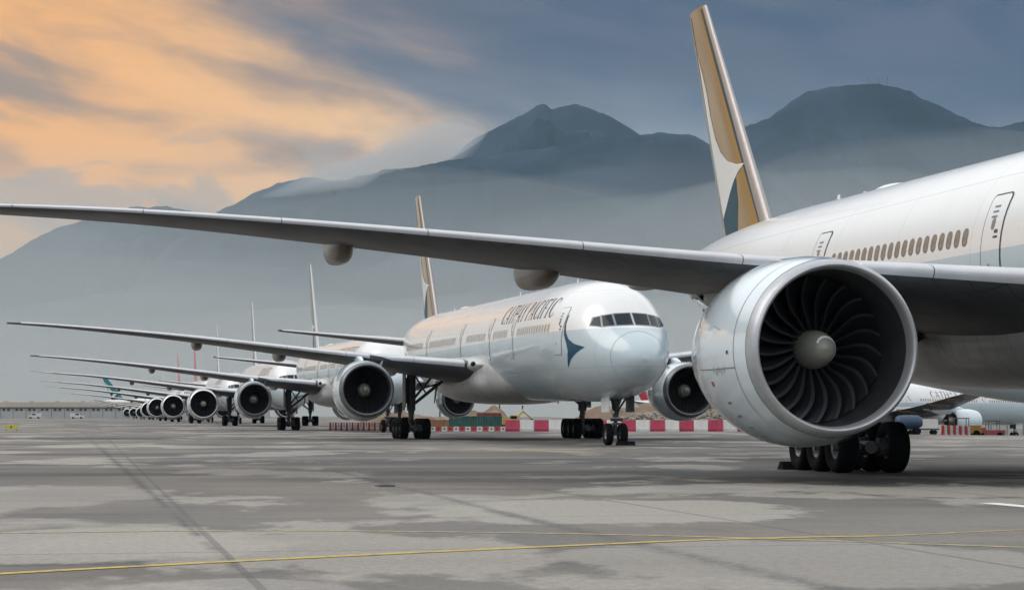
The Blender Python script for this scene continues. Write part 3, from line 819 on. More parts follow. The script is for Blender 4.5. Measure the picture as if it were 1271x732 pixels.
# ------------------------------------------------------------------ ground
def ground_z(x, y):
    def ss(t): t = max(0, min(1, t)); return t*t*(3-2*t)
    fx = ss((x-24)/22.)
    fy = ss((y-150)/130.)
    return -2.5*fx*fy
gxs = [-9000, -5000, -2500, -1200, -600, -300, -150, -80, -40, 0, 12, 20, 24, 28, 32, 36, 40, 44, 48, 56, 70, 100, 160, 300, 600, 1200, 2500, 5000, 9000]
gys = [-400, -100, 0, 10, 40, 80, 120, 150, 160, 170, 180, 190, 200, 215, 230, 245, 260, 280, 300, 400, 600, 900, 1500, 2500, 4500, 8000, 12000]
mb = MB(); mb.grid([[(x, y, ground_z(x, y)) for x in gxs] for y in gys], closed=False, caps=False)
def ground_material():
    m = bpy.data.materials.new('apron_tarmac'); m.use_nodes = True; nt = m.node_tree; b = nt.nodes['Principled BSDF']
    tc = N(nt, 'ShaderNodeTexCoord'); P = tc.outputs['Object']
    sp = N(nt, 'ShaderNodeSeparateXYZ'); nt.links.new(P, sp.inputs[0]); X, Y = sp.outputs[0], sp.outputs[1]
    def noise_(scale, sx=1, sy=1, det=5, rough=.6, off=0, dist=0):
        mp = N(nt, 'ShaderNodeMapping'); mp.inputs['Scale'].default_value = (sx, sy, 1); mp.inputs['Location'].default_value = (off, off*.7, 0)
        nt.links.new(P, mp.inputs[0])
        n = N(nt, 'ShaderNodeTexNoise'); n.inputs['Scale'].default_value = scale; n.inputs['Detail'].default_value = det
        n.inputs['Roughness'].default_value = rough; n.inputs['Distortion'].default_value = dist
        nt.links.new(mp.outputs[0], n.inputs['Vector']); return n.outputs[0]
    big = noise_(.055, 1.0, .55, 6, .55, 3.1, .3)
    mid = noise_(.16, 1.0, .5, 8, .62, 11, .2)
    streak = noise_(.10, .30, 1.1, 6, .6, 5)
    fine = noise_(9, det=6, rough=.75)
    grit = noise_(45, det=3, rough=.8)
    c = mix_col(nt, sstep(nt, big, .36, .62), (.078, .075, .071), (.168, .148, .125))
    c = mix_col(nt, math_node(nt, 'MULTIPLY', sstep(nt, streak, .47, .62), .75), c, (.050, .050, .052))
    # pale worn concrete patches with crisp ragged edges
    stain = noise_(.5, .6, .9, 8, .72, 77, .8)
    c = mix_col(nt, math_node(nt, 'MULTIPLY', sstep(nt, stain, .50, .66), .55), c, (.088, .076, .062))
    spot = noise_(2.3, 1, .8, 7, .7, 91, .5)
    c = mix_col(nt, math_node(nt, 'MULTIPLY', sstep(nt, spot, .62, .70), .6), c, (.045, .043, .042))
    c = mix_col(nt, math_node(nt, 'MULTIPLY', sstep(nt, mid, .53, .575), .70), c, (.32, .295, .26))
    pale2 = noise_(.09, 1, .7, 7, .6, 23, .4)
    c = mix_col(nt, math_node(nt, 'MULTIPLY', sstep(nt, pale2, .58, .64), .6), c, (.36, .33, .29))
    # big slab patches that are seen in the picture's lower half, placed on the ground in metres
    def patch(cx, cy, rx, ry, col, amt, seed):
        dx = math_node(nt, 'DIVIDE', math_node(nt, 'SUBTRACT', X, cx), rx); dy = math_node(nt, 'DIVIDE', math_node(nt, 'SUBTRACT', Y, cy), ry)
        n = noise_(.9, .8, .35, 6, .65, seed)
        r = math_node(nt, 'ADD', math_node(nt, 'ADD', math_node(nt, 'MULTIPLY', dx, dx), math_node(nt, 'MULTIPLY', dy, dy)), math_node(nt, 'MULTIPLY', math_node(nt, 'SUBTRACT', n, .5), 2.2))
        inv = N(nt, 'ShaderNodeMapRange'); inv.inputs[1].default_value = .88; inv.inputs[2].default_value = 1.12; inv.inputs[3].default_value = amt; inv.inputs[4].default_value = 0
        nt.links.new(r, inv.inputs[0])
        nonlocal c
        c = mix_col(nt, inv.outputs[0], c, col)
    for a in [(-4.9, 25.5, 1.9, 3.6, (.30, .28, .25), .85, 31), (-9.0, 40, 2.6, 6, (.27, .25, .225), .7, 37), (1.6, 34, 2.9, 4.5, (.31, .285, .25), .85, 41),
              (3.0, 22.5, 2.4, 3.6, (.27, .25, .225), .75, 43), (-1.2, 38, 1.3, 3.0, (.28, .265, .24), .6, 47), (3.6, 44, 2.2, 2.5, (.30, .28, .25), .7, 53), (-2.4, 18.8, 1.1, 1.2, (.30, .28, .26), .6, 59)]: patch(*a)
    # dark joint and tyre tracks: distance to lines on the ground
    def track(x0, y0, x1, y1, w, amt, seed, lo=None, hi=None):
        L = sqrt((x1-x0)**2+(y1-y0)**2); nx, ny = -(y1-y0)/L, (x1-x0)/L
        d = math_node(nt, 'ADD', math_node(nt, 'MULTIPLY', X, nx), math_node(nt, 'MULTIPLY', Y, ny))
        d = math_node(nt, 'SUBTRACT', d, x0*nx+y0*ny)
        n = noise_(1.3, 1, .6, 5, .65, seed)
        d = math_node(nt, 'ABSOLUTE', math_node(nt, 'ADD', d, math_node(nt, 'MULTIPLY', math_node(nt, 'SUBTRACT', n, .5), w*1.6)))
        inv = N(nt, 'ShaderNodeMapRange'); inv.inputs[1].default_value = 0; inv.inputs[2].default_value = w; inv.inputs[3].default_value = 1; inv.inputs[4].default_value = 0
        nt.links.new(d, inv.inputs[0])
        brk = math_node(nt, 'MULTIPLY', sstep(nt, noise_(.8, .3, .3, 4, .6, seed+7), .30, .55), sstep(nt, noise_(7, 1, 1, 5, .8, seed+3), .34, .56))
        f = math_node(nt, 'MULTIPLY', math_node(nt, 'MULTIPLY', inv.outputs[0], brk), amt)
        if hi is not None:
            f = math_node(nt, 'MULTIPLY', f, math_node(nt, 'LESS_THAN', Y, hi))
            f = math_node(nt, 'MULTIPLY', f, math_node(nt, 'GREATER_THAN', Y, lo))
        nonlocal c
        c = mix_col(nt, f, c, (.035, .034, .034))
    track(-2.7, 21.3, -7.05, 42.5, .11, .98, 61, 21, 95)
    track(-7.05, 42.5, -16.6, 89, .2, .6, 67, 42, 200)
    track(2.66, 19.3, .5, 30., .26, .62, 71, 10, 34)
    track(.5, 30., -1.07, 38.5, .2, .75, 73, 30, 60)
    # slab joints every 7.5 m along the row's heading
    for ang, step, wid in ((T, 7.5, .045), (T+pi/2, 7.5, .045)):
        d = math_node(nt, 'ADD', math_node(nt, 'MULTIPLY', X, cos(ang)/step), math_node(nt, 'MULTIPLY', Y, sin(ang)/step))
        fr = math_node(nt, 'ABSOLUTE', math_node(nt, 'SUBTRACT', math_node(nt, 'FRACT', math_node(nt, 'ADD', d, 100.3)), .5))
        j = math_node(nt, 'LESS_THAN', fr, wid/step)
        c = mix_col(nt, math_node(nt, 'MULTIPLY', j, .5), c, (.05, .05, .05))
    g = N(nt, 'ShaderNodeMapRange'); g.inputs[1].default_value = .3; g.inputs[2].default_value = .7; g.inputs[3].default_value = .70; g.inputs[4].default_value = 1.28
    nt.links.new(fine, g.inputs[0])
    g2 = N(nt, 'ShaderNodeMapRange'); g2.inputs[1].default_value = .3; g2.inputs[2].default_value = .7; g2.inputs[3].default_value = .66; g2.inputs[4].default_value = 1.32
    nt.links.new(grit, g2.inputs[0])
    sc = N(nt, 'ShaderNodeVectorMath'); sc.operation = 'SCALE'; nt.links.new(c, sc.inputs[0]); nt.links.new(math_node(nt, 'MULTIPLY', g.outputs[0], g2.outputs[0]), sc.inputs['Scale'])
    nt.links.new(sc.outputs[0], b.inputs['Base Color'])
    rr = N(nt, 'ShaderNodeMapRange'); rr.inputs[1].default_value = .35; rr.inputs[2].default_value = .65; rr.inputs[3].default_value = .52; rr.inputs[4].default_value = .85
    nt.links.new(streak, rr.inputs[0]); nt.links.new(rr.outputs[0], b.inputs['Roughness'])
    bp = N(nt, 'ShaderNodeBump'); bp.inputs['Strength'].default_value = .35; bp.inputs['Distance'].default_value = .01
    nt.links.new(grit, bp.inputs['Height']); nt.links.new(bp.outputs[0], b.inputs['Normal'])
    return m
tag(mb.build('ground', ground_material(), sharp=180), kind='structure')

def worn(name, col, thr=.40, under=(.17, .165, .155)):
    m = mat(name, col, .7); nt = m.node_tree; b = nt.nodes['Principled BSDF']
    tc = N(nt, 'ShaderNodeTexCoord'); n = N(nt, 'ShaderNodeTexNoise'); n.inputs['Scale'].default_value = 5; n.inputs['Detail'].default_value = 8; n.inputs['Roughness'].default_value = .75
    nt.links.new(tc.outputs['Object'], n.inputs['Vector'])
    nt.links.new(mix_col(nt, sstep(nt, n.outputs[0], thr-.06, thr+.10), under, col), b.inputs['Base Color']); return m
M['yellow'] = worn('yellow_line_paint', (.52, .37, .06), .42)
M['yellow_pale'] = worn('worn_yellow_line_paint', (.44, .34, .14), .46)
M['white_paint'] = worn('white_line_paint', (.75, .75, .73), .33)
def strip(name, pts, w, m, lift=.004):
    """painted line through ground points, subdivided"""
    mb = MB(); rows = []
    P = [Vector((a, b, 0)) for a, b in pts]
    n = 40
    def at(t):
        k = t*(len(P)-1); i = min(int(k), len(P)-2); f = k-i
        p0, p1, p2, p3 = P[max(i-1, 0)], P[i], P[i+1], P[min(i+2, len(P)-1)]
        return .5*((2*p1)+(p2-p0)*f+(2*p0-5*p1+4*p2-p3)*f*f+(3*p1-p0-3*p2+p3)*f**3)
    for i in range(n+1):
        t = i/n; p = at(t); q = (at(min(1, t+.01))-at(max(0, t-.01))).normalized(); s = Vector((-q.y, q.x, 0))*w/2
        rows.append([(p.x-s.x, p.y-s.y, lift), (p.x+s.x, p.y+s.y, lift)])
    mb.grid(rows, closed=False, caps=False)
    return tag(mb.build(name, m, sharp=180), kind='structure')
def gp(u, v): Y = CAM_H*F/(v-V0); return ((u-635.5)/F*Y, Y)
strip('yellow_taxi_line', [gp(-120, 722), gp(0, 712), gp(320, 695), gp(640, 680), gp(900, 669), gp(1095, 665)], .20, M['yellow'], .006)
strip('faded_taxi_line', [gp(1095, 665), gp(1271, 657), gp(1400, 652)], .13, M['yellow_pale'], .004)
strip('thin_taxi_line', [gp(-120, 663), gp(0, 661.5), gp(320, 658), gp(640, 661), gp(860, 665.5), gp(1095, 673), gp(1271, 679), gp(1400, 683)], .17, M['yellow_pale'], .004)
strip('far_yellow_line', [gp(540, 557), gp(640, 558), gp(735, 561)], .55, M['yellow'], .004)
strip('white_line', [gp(1226, 624), gp(1271, 628), gp(1400, 640)], .36, M['white_paint'], .004)

# ------------------------------------------------------------------ mountains
def terrain_noise(x, y, s, oct=6, seed=0.):
    a = 0; f = 1/s; w = 1; t = 0
    for i in range(oct):
        n = 1-abs(noise.noise(Vector((x*f+seed, y*f-seed, seed*.37))))*2
        a += w*n; t += w; w *= .5; f *= 2.03
    return a/t
def mountain(name, ridge, Y, depth, seed, rough=1., m=None, curve=0):
    pts = sorted(((u-635.5)/F*Y, CAM_H+(V0-v)/F*Y) for u, v in ridge)
    x0, x1 = pts[0][0], pts[-1][0]; nx = 420; ny = 70; rows = []
    for j in range(ny+1):
        t = -1+2*j/ny; row = []
        y = Y+t*depth
        for i in range(nx+1):
            x = x0+(x1-x0)*i/nx
            h = interp(pts, x)[0]
            spur = terrain_noise(x, y, 900, 6, seed)
            prof = max(0, 1-abs(t))**1.12
            r = h*prof
            k = min(1, abs(t)*3.0)
            z = r+(spur-.35)*h*.62*k*prof**.55*(1 if t < 0 else .5)
            z += (terrain_noise(x, y, 70, 4, seed+5)-.35)*11*rough*min(1, h/150)
            z = min(z, r+h*.02+8) if k < 1 else z
            z = max(z, -6*abs(t)) if h > 0 else -5
            if j in (0, ny) : z = -8
            yy = y*(1) if True else y
            row.append((x*(y/Y)**0, yy, z))
        rows.append(row)
    return tag(MB().grid(rows, closed=False, caps=False).build(name, m or M['hill'], sharp=180), kind='structure')
def hill_material():
    m = bpy.data.materials.new('forested_hillside'); m.use_nodes = True; nt = m.node_tree; b = nt.nodes['Principled BSDF']
    tc = N(nt, 'ShaderNodeTexCoord'); n = N(nt, 'ShaderNodeTexNoise'); n.inputs['Scale'].default_value = .004; n.inputs['Detail'].default_value = 10; n.inputs['Roughness'].default_value = .65
    nt.links.new(tc.outputs['Object'], n.inputs['Vector'])
    c = mix_col(nt, sstep(nt, n.outputs[0], .44, .58), (.004, .018, .036), (.014, .034, .058))
    nt.links.new(c, b.inputs['Base Color']); b.inputs['Roughness'].default_value = .95; b.inputs['Specular IOR Level'].default_value = .1
    return m
M['hill'] = hill_material()
mountain('mountain', [(760, 420), (840, 260), (880, 196), (905, 172), (928, 158), (945, 151), (960, 143), (985, 125), (1003, 116), (1020, 112), (1045, 108.5), (1063, 108), (1075, 105.5), (1095, 107), (1110, 107.5), (1128, 115), (1150, 125), (1172, 137), (1190, 145), (1212, 155), (1235, 160), (1250, 158), (1262, 153), (1290, 148), (1340, 160), (1420, 210), (1560, 330), (1700, 500)], 5600, 1500, 3.3)
mountain('mountain', [(300, 500), (420, 330), (480, 262), (530, 215), (560, 196), (585, 177), (600, 168), (620, 158), (640, 148), (655, 140), (668, 132.5), (676, 131), (686, 136), (698, 132), (710, 129.5), (724, 133), (740, 139), (758, 147), (775, 157), (792, 168), (830, 200), (880, 260), (960, 420), (1000, 505)], 6600, 1500, 8.1)
mountain('mountain', [(100, 500), (190, 330), (240, 285), (276, 262), (300, 250), (330, 236), (356, 227), (380, 222), (410, 224), (430, 226), (450, 218), (480, 212), (520, 205), (560, 200), (600, 196), (640, 190), (680, 184), (720, 177), (760, 171), (792, 168), (820, 167), (848, 168), (866, 172), (880, 180), (905, 186), (950, 205), (1010, 250), (1080, 330), (1160, 460), (1200, 505)], 4900, 1300, 14.7)
mountain('mountain', [(-400, 505), (-260, 440), (-120, 372), (-40, 338), (0, 322), (30, 305), (60, 290), (90, 278), (120, 268), (150, 262), (175, 258), (205, 258), (235, 264), (280, 276), (330, 300), (390, 345), (460, 420), (520, 505)], 6100, 1300, 21.9)
# aerial masts on the right summit
for i, (u, h) in enumerate(((1078, 26), (1091, 24), (1101.5, 27))):
    x, y, z = px(u, 5600, 107)
    mb = MB(); mb.tube((0, 0, -8), (0, 0, h), 1.1, .55, 6)
    for k in range(5): mb.box((0, 0, h*(k+1)/6), (2.6, 2.6, .9))
    mb.tube((0, 0, h-6), (0, 0, h-1), 1.6, 1.6, 6)
    o = mb.build('radio_mast', mat('mast_steel%d' % i, (.12, .12, .13), .6)); o.location = (x, y, z-2)
    tag(o, ['leftmost and set apart radio mast on the right mountain summit', 'middle and shortest radio mast on the right mountain summit', 'rightmost and tallest radio mast on the right mountain summit'][i], 'radio mast', 'radio masts on the mountain summit')

# ------------------------------------------------------------------ barriers
M['bred'] = mat('barrier_red_plastic', (.42, .025, .075), .45, var=.25, vscale=1.5)
M['bwhite'] = mat('barrier_white_plastic', (.66, .64, .62), .45, var=.15, vscale=1.5)
M['bred2'] = mat('barrier_bright_red', (.55, .05, .05), .5, var=.2)
M['dirt'] = mat('spoil_heap_earth', (.20, .14, .095), .95, var=.4, vscale=.3, bump=.8, bscale=2)
M['stone'] = mat('quarry_stone', (.34, .30, .26), .9, var=.4, vscale=1)
M['dark'] = mat('dark_fitting', (.03, .03, .032), .6)
def water_barrier(w, h, dpt, m, slots=True):
    mb = MB(); prof = [(-dpt/2, 0), (-dpt/2, h*.22), (-dpt*.32, h*.34), (-dpt*.24, h*.94), (-dpt*.18, h), (dpt*.18, h), (dpt*.24, h*.94), (dpt*.32, h*.34), (dpt/2, h*.22), (dpt/2, 0)]
    xs = [-w/2, -w/2+.03, -w*.30, -w*.27, -w*.05, -w*.02, w*.02, w*.05, w*.27, w*.30, w/2-.03, w/2]
    rows = [[(x, a*(.9 if abs(x) > w/2-.01 or i in (3, 4, 7, 8) else 1), b) for a, b in prof] for i, x in enumerate(xs)]
    mb.grid(rows)
    me = mb.build('water_barrier', m); return me
YB = 196.
edges = [627, 645, 663, 681]+[681+i*17.6 for i in range(1, 16)]
cols = ['r', 'w', 'r', 'w']
protoR = protoW = None
x = 627.; i = 0; n = 0
where = {0: 'leftmost tall red barrier, right of the low red and white blocks', 1: 'leftmost tall white barrier, right of the low blocks', 2: 'tall red barrier, second red one from the left', 3: 'tall white barrier left of the far main wheels of the second airliner'}
total = 17; ordw = ['first', 'second', 'third', 'fourth', 'fifth', 'sixth', 'seventh', 'eighth', 'ninth', 'tenth', 'eleventh', 'twelfth']
W = 18.0/F*YB
protos = {}
for k in range(total):
    c = 'r' if k % 2 == 0 else 'w'
    if c not in protos:
        o = water_barrier(W*.985, 1.02, .55, M['bred'] if c == 'r' else M['bwhite']); protos[c] = o
    else: o = protos[c].copy(); C.objects.link(o)
    u = 636+18*k
    X, Y = px(u, YB); o.location = (X, Y+.1*sin(k*1.7), 0)
    o.rotation_euler = (0, 0, .03*sin(k*2.3))
    o['label'] = 'tall %s plastic barrier, %s %s one from the left in the row' % ('magenta-red' if c == 'r' else 'white', ordw[k//2], 'red' if c == 'r' else 'white')
    tag(o, None, 'barrier', 'tall red and white barriers across the apron')
# low blocks to the left
protos = {}
for k in range(13):
    c = 'w' if k % 2 == 0 else 'r'
    if c not in protos:
        mb = MB(); w, h, d = .50, .42, .4
        mb.grid([[(a, b*(1-.25*(zz/h)), zz) for a, b in ((-w/2, -d/2), (w/2, -d/2), (w/2, d/2), (-w/2, d/2))] for zz in (0, .12, .34, h)])
        mb.box((0, -.17, .22), (.16, .05, .12), 1)
        o = mb.build('low_barrier', [M['bwhite'] if c == 'w' else M['bred2'], M['dark']]); protos[c] = o
    else: o = protos[c].copy(); C.objects.link(o)
    X, Y = px(537+7.3*k, 198); o.location = (X, Y, 0)
    tag(o, 'low %s block with dark slot, %s %s one from the left' % ('white' if c == 'w' else 'red', ordw[k//2], 'white' if c == 'w' else 'red'), 'barrier', 'low red and white blocks left of the tall barriers')
protos = {}
for k in range(24):
    c = 'w' if k % 2 else 'r'
    if c not in protos:
        mb = MB(); mb.grid([[(a, b, z) for a, b in ((-.13*s, -.2*s), (.13*s, -.2*s), (.13*s, .2*s), (-.13*s, .2*s))] for z, s in ((0, 1), (.10, 1), (.16, .7), (.66, .62), (.74, .55))])
        o = mb.build('slim_barrier', M['bred2'] if c == 'r' else M['bwhite']); protos[c] = o
    else: o = protos[c].copy(); C.objects.link(o)
    X, Y = px(410+3.45*k, 212); o.location = (X, Y, 0)
    tag(o, 'slim %s post left of the second airliner, %s of its colour from the left' % ('white' if k % 2 else 'red', ordw[k//2]), 'barrier', 'slim red and white posts in a close row')

# ------------------------------------------------------------------ works site behind the barriers
def mound(name, u0, u1, v, Y, depth, seed, m, label, cat):
    x0, _ = px(u0, Y); x1, _ = px(u1, Y); h = CAM_H+(V0-v)/F*Y
    cx = (x0+x1)/2; hw = (x1-x0)/2; mb = MB(); rows = []
    for j in range(25):
        t = -1+2*j/24; row = []
        for i in range(61):
            s = -1+2*i/60
            r = max(0, 1-(s*s+t*t))**.75
            z = h*r*(.80+.45*noise.noise(Vector((s*2.5+seed, t*1.5, seed))))+ (noise.noise(Vector((s*hw*.8, t*depth*.8, seed)))*.35 if r > .02 else 0)
            if r <= 0: z = -.3
            row.append((s*hw, t*depth, z-.02))
        rows.append(row)
    o = mb.grid(rows, closed=False, caps=False).build(name, m); o.location = (cx, Y, ground_z(cx, Y))
    return tag(o, label, cat, 'earth heaps at the works site')
mound('earth_mound', 440, 565, 507, 262, 9, 1.2, M['dirt'], 'brown earth heap left of the far small engine, behind the low blocks', 'mound')
mound('earth_mound', 560, 655, 505, 275, 9, 4.2, M['dirt'], 'brown earth heap right of the far small engine under the belly of the second airliner', 'mound')
mound('earth_mound', 700, 905, 497, 290, 14, 9.4, M['dirt'], 'largest brown earth heap, behind the stones and the nose gear of the second airliner', 'mound')
mound('earth_mound', 880, 1010, 508, 270, 9, 15.4, M['dirt'], 'low brown earth heap partly behind the nearest engine', 'mound')
# stones: nobody could count them
random.seed(3)
bm = bmesh.new()
for i in range(1500):
    u = random.uniform(772, 945); t = random.random(); Y = 201+9*t
    hmax = (.95+.75*sin((u-772)/173*pi)**.5)*(1-abs(2*t-1)**2)+.15
    X, _ = px(u, Y); z = hmax*(1-random.random()**2*.35)
    r = random.uniform(.10, .26)
    mt = Matrix.Translation((X, Y, z)) @ Matrix.Rotation(random.random()*6, 4, Vector((random.random(), random.random(), .3)).normalized()) @ Matrix.Diagonal((r, r*random.uniform(.6, 1), r*random.uniform(.5, .9), 1))
    bmesh.ops.create_icosphere(bm, subdivisions=1, radius=1, matrix=mt)
for v in bm.verts: v.co += Vector((random.uniform(-.03, .03), random.uniform(-.03, .03), random.uniform(-.03, .03)))
me = bpy.data.meshes.new('stones'); bm.to_mesh(me); bm.free(); me.materials.append(M['stone'])
o = bpy.data.objects.new('stones', me); C.objects.link(o); tag(o, 'pale broken stones piled behind the tall barriers', 'stones', kind='stuff')
mb = MB(); rows = []
for j in range(9):
    t = -1+2*j/8
    rows.append([(s*6.6, t*5.2, max(-.05, 1.25*(1-t*t)*(1-abs(s)**3))) for s in [-1+2*i/30 for i in range(31)]])
o = mb.grid(rows, closed=False, caps=False).build('gravel_bank', M['stone']); X, _ = px(858, 205.5); o.location = (X, 205.6, -.02)
tag(o, 'pale gravel bank carrying the broken stones behind the tall barriers', 'gravel bank', kind='stuff')

def shipping_container(u, Y, w, h, col, label, z=0., d=2.4):
    m = mat('container_paint', col, .5, var=.3, vscale=2); X, _ = px(u, Y)
    root = empty('shipping_container', (X, Y, z+ground_z(X, Y)), .04, label, 'container', 'containers at the works site')
    mb = MB(); n = int(w/.28); rows = []
    for zz in (.14, h-.12):
        row = []
        for i in range(n*2+1):
            x = -w/2+.1+(w-.2)*i/(n*2); row.append((x, -d/2+(.05 if (i//1) % 2 else 0), zz))
        rows.append(row)
    mb.grid(rows, closed=False, caps=False)
    mb.box((0, .06, h/2), (w-.2, d-.1, h-.24)); mb.build('wall', m, root, smooth=False)
    f = MB()
    for s in (-1, 1):
        for q in (-1, 1): f.box((s*(w/2-.06), q*(d/2-.06), h/2), (.14, .14, h))
    for q in (-1, 1):
        f.box((0, q*(d/2-.05), .07), (w-.28, .12, .14)); f.box((0, q*(d/2-.05), h-.06), (w-.28, .12, .12))
    f.build('frame', m, root, smooth=False)
    return root
shipping_container(553, 232, 4.3, .95, (.36, .20, .10), 'low orange container left of the far small engine')
shipping_container(590, 226, 5.4, 1.35, (.07, .20, .18), 'teal-green container below the far small engine')
shipping_container(607, 236, 2.6, 1.7, (.26, .07, .07), 'small dark red container right of the teal-green one')

def excavator(u, Y, label, rz=0, s=1.):
    X, _ = px(u, Y); root = empty('excavator', (X, Y, ground_z(X, Y)), rz, label, 'excavator', 'yellow diggers at the works site'); root.scale = (s,)*3
    y = M['digger']
    for q in (-1, 1):
        t = MB(); prof = [(-1.5, .35), (-1.3, .05), (1.3, .05), (1.5, .35), (1.3, .7), (-1.3, .7)]
        t.grid([[(a, q*.9+w, b) for a, b in prof] for w in (-.2, .2)]); t.build('track', M['dark'], root, smooth=False)
    b = MB(); b.box((-.4, 0, 1.15), (2.2, 1.9, .7)); b.box((-1.2, 0, 1.55), (.7, 1.8, .35)); b.build('body', y, root, smooth=False)
    c = MB(); c.box((.5, -.45, 1.75), (.9, .8, 1.1)); cb = c.build('cab', y, root, smooth=False)
    g = MB(); g.box((.5, -.45, 1.95), (.94, .84, .5)); g.build('cab_window', M['glass'], cb, smooth=False)
    a = MB(); a.tube((.7, .3, 1.3), (2.4, .3, 3.0), .18, .15, 6); a.tube((2.4, .3, 3.0), (3.9, .3, 1.8), .14, .12, 6); a.build('boom', y, root)
    k = MB(); k.grid([[(3.9+a_, .3+w, 1.8+b_) for a_, b_ in ((0, 0), (.35, -.3), (.2, -.8), (-.4, -.75), (-.15, -.4))] for w in (-.4, .4)]); k.build('bucket', M['dark'], root, smooth=False)
    return root
M['digger'] = mat('digger_yellow', (.62, .36, .03), .5, var=.2)
excavator(633, 232, 'yellow digger just right of the small dark red container', .3, .62)
excavator(905, 222, 'orange-yellow digger between the second airliner port engine and the nearest engine', pi, .95)
# small lamp posts and site clutter behind
def lamp(u, Y, h, label):
    X, _ = px(u, Y); root = empty('lamp_post', (X, Y, ground_z(X, Y)), 0, label, 'lamp post', 'thin lamp posts behind the row')
    MB().tube((0, 0, 0), (0, 0, h), .14, .07, 8).build('pole', M['gear'], root)
    b = MB(); b.box((0, 0, h+.1), (1.1, .3, .22)); b.build('lamp_head', M['lampy'], root, smooth=False)
M['lampy'] = mat('lamp_head_amber', (.75, .55, .15), .5)
lamp(546, 330, 6.3, 'lamp post with amber head left of the small engine under the second airliner belly')
lamp(620, 330, 5.7, 'lamp post with amber head right of the small engine under the second airliner belly')

# ------------------------------------------------------------------ far left: long low terminal building
M['cream'] = mat('cream_wall_panel', (.50, .43, .36), .8, var=.12, vscale=.1)
M['pgrey'] = mat('pale_grey_cladding', (.42, .42, .40), .8, var=.1, vscale=.1)
M['bglass'] = mat('building_glass', (.05, .06, .07), .15)
def terminal(u0, u1, Y, label):
    x0, _ = px(u0, Y); x1, _ = px(u1, Y); W_ = x1-x0
    root = empty('terminal_building', ((x0+x1)/2, Y, 0), 0, label, 'building')
    mb = MB(); mb.box((0, 8, 2.15), (W_, 16, 4.3))
    wall = mb.build('wall', M['pgrey'], root, smooth=False)
    mb = MB(); mb.box((0, 8, 5.55), (W_+.6, 16.6, 1.9)); mb.box((0, 8, 6.6), (W_-2, 14, .25)); mb.box((0, 7.9, 4.45), (W_+1, 17, .28), 1)
    mb.build('roof', [M['cream'], M['gear']], root, smooth=False)
    step = 15.9/F*Y; n = int(W_/step); prot = None
    for i in range(n):
        for s in (-.18, .18):
            xx = -W_/2+step*(i+.55)+s*step
            if prot is None:
                mb = MB(); mb.box((0, -.04, 0), (1.15, .12, .95)); mb.box((0, -.07, 0), (1.35, .05, .06), 1); prot = mb.build('window', [M['bglass'], M['gear']], root, smooth=False); o = prot
            else: o = prot.copy(); C.objects.link(o); o.parent = root
            o.location = (xx, 0, 3.55)
    mb = MB()
    for i in range(n+1): mb.box((-W_/2+step*(i+.05)+.2, -.03, 2.1), (.14, .10, 4.2))
    mb.build('downpipe', M['gear'], root, smooth=False)
    mb = MB()
    for i in range(0, n, 2): mb.box((-W_/2+step*(i+.5), 1.2, 6.85), (1.6, 1.4, .6))
    mb.build('roof_vent', M['pgrey'], root, smooth=False)
terminal(-160, 330, 905, 'long low cream and grey terminal building at the far left beyond the apron')

def small_sign(u, Y):
    X, _ = px(u, Y); root = empty('airfield_sign', (X, Y, 0), 0, 'low yellow airfield sign board at the far left edge', 'sign')
    mb = MB(); mb.box((0, 0, .34), (1.25, .12, .36)); mb.build('board', mat('sign_yellow', (.58, .50, .05), .5), root, smooth=False)
    mb = MB(); mb.box((0, -.065, .34), (.14, .01, .20)); mb.build('sign_mark', M['dark'], root, smooth=False)
    mb = MB()
    for s in (-.5, .5): mb.tube((s, 0, 0), (s, 0, .17), .03)
    mb.build('leg', M['gear'], root)
small_sign(14, 205)
# service vehicles far left / middle distance
def service_van(u, Y, col, label, rz=0., L=5.2, H=2.1, W_=2.0):
    X, _ = px(u, Y); root = empty('service_van', (X, Y, ground_z(X, Y)), rz, label, 'van', 'service vehicles on the apron')
    m = mat('van_paint', col, .35, coat=.5)
    prof = [(-L/2, .45), (-L/2, H*.92), (-L/2+.2, H), (L*.18, H), (L*.30, H*.60), (L*.47, H*.52), (L/2, .45)]
    MB().grid([[(a, w, b) for a, b in prof] for w in (-W_/2, W_/2)]).build('body', m, root, smooth=False)
    g = MB(); g.add([(L*.19, -W_*.45, H*.95), (L*.19, W_*.45, H*.95), (L*.305, W_*.45, H*.63), (L*.305, -W_*.45, H*.63)], [[0, 1, 2, 3]])
    for s in (-1, 1): g.box((L*.02, s*W_/2, H*.76), (L*.28, .03, H*.26))
    g.build('window', M['glass'], root, smooth=False, tf=lambda v: (v[0]+.01, v[1], v[2]+.01))
    for a in (-L*.3, L*.3):
        for s in (-1, 1): MB().lathe((a, s*(W_/2-.1), .36), [(-.12, .02), (-.12, .36), (.12, .36), (.12, .02)], axis='y', n=16).build('wheel', M['tyre'], root)
service_van(96, 850, (.62, .62, .60), 'small white van parked before the terminal at the far left', 0)
service_van(43, 870, (.6, .6, .6), 'white van at the far left, right of the yellow sign', pi)
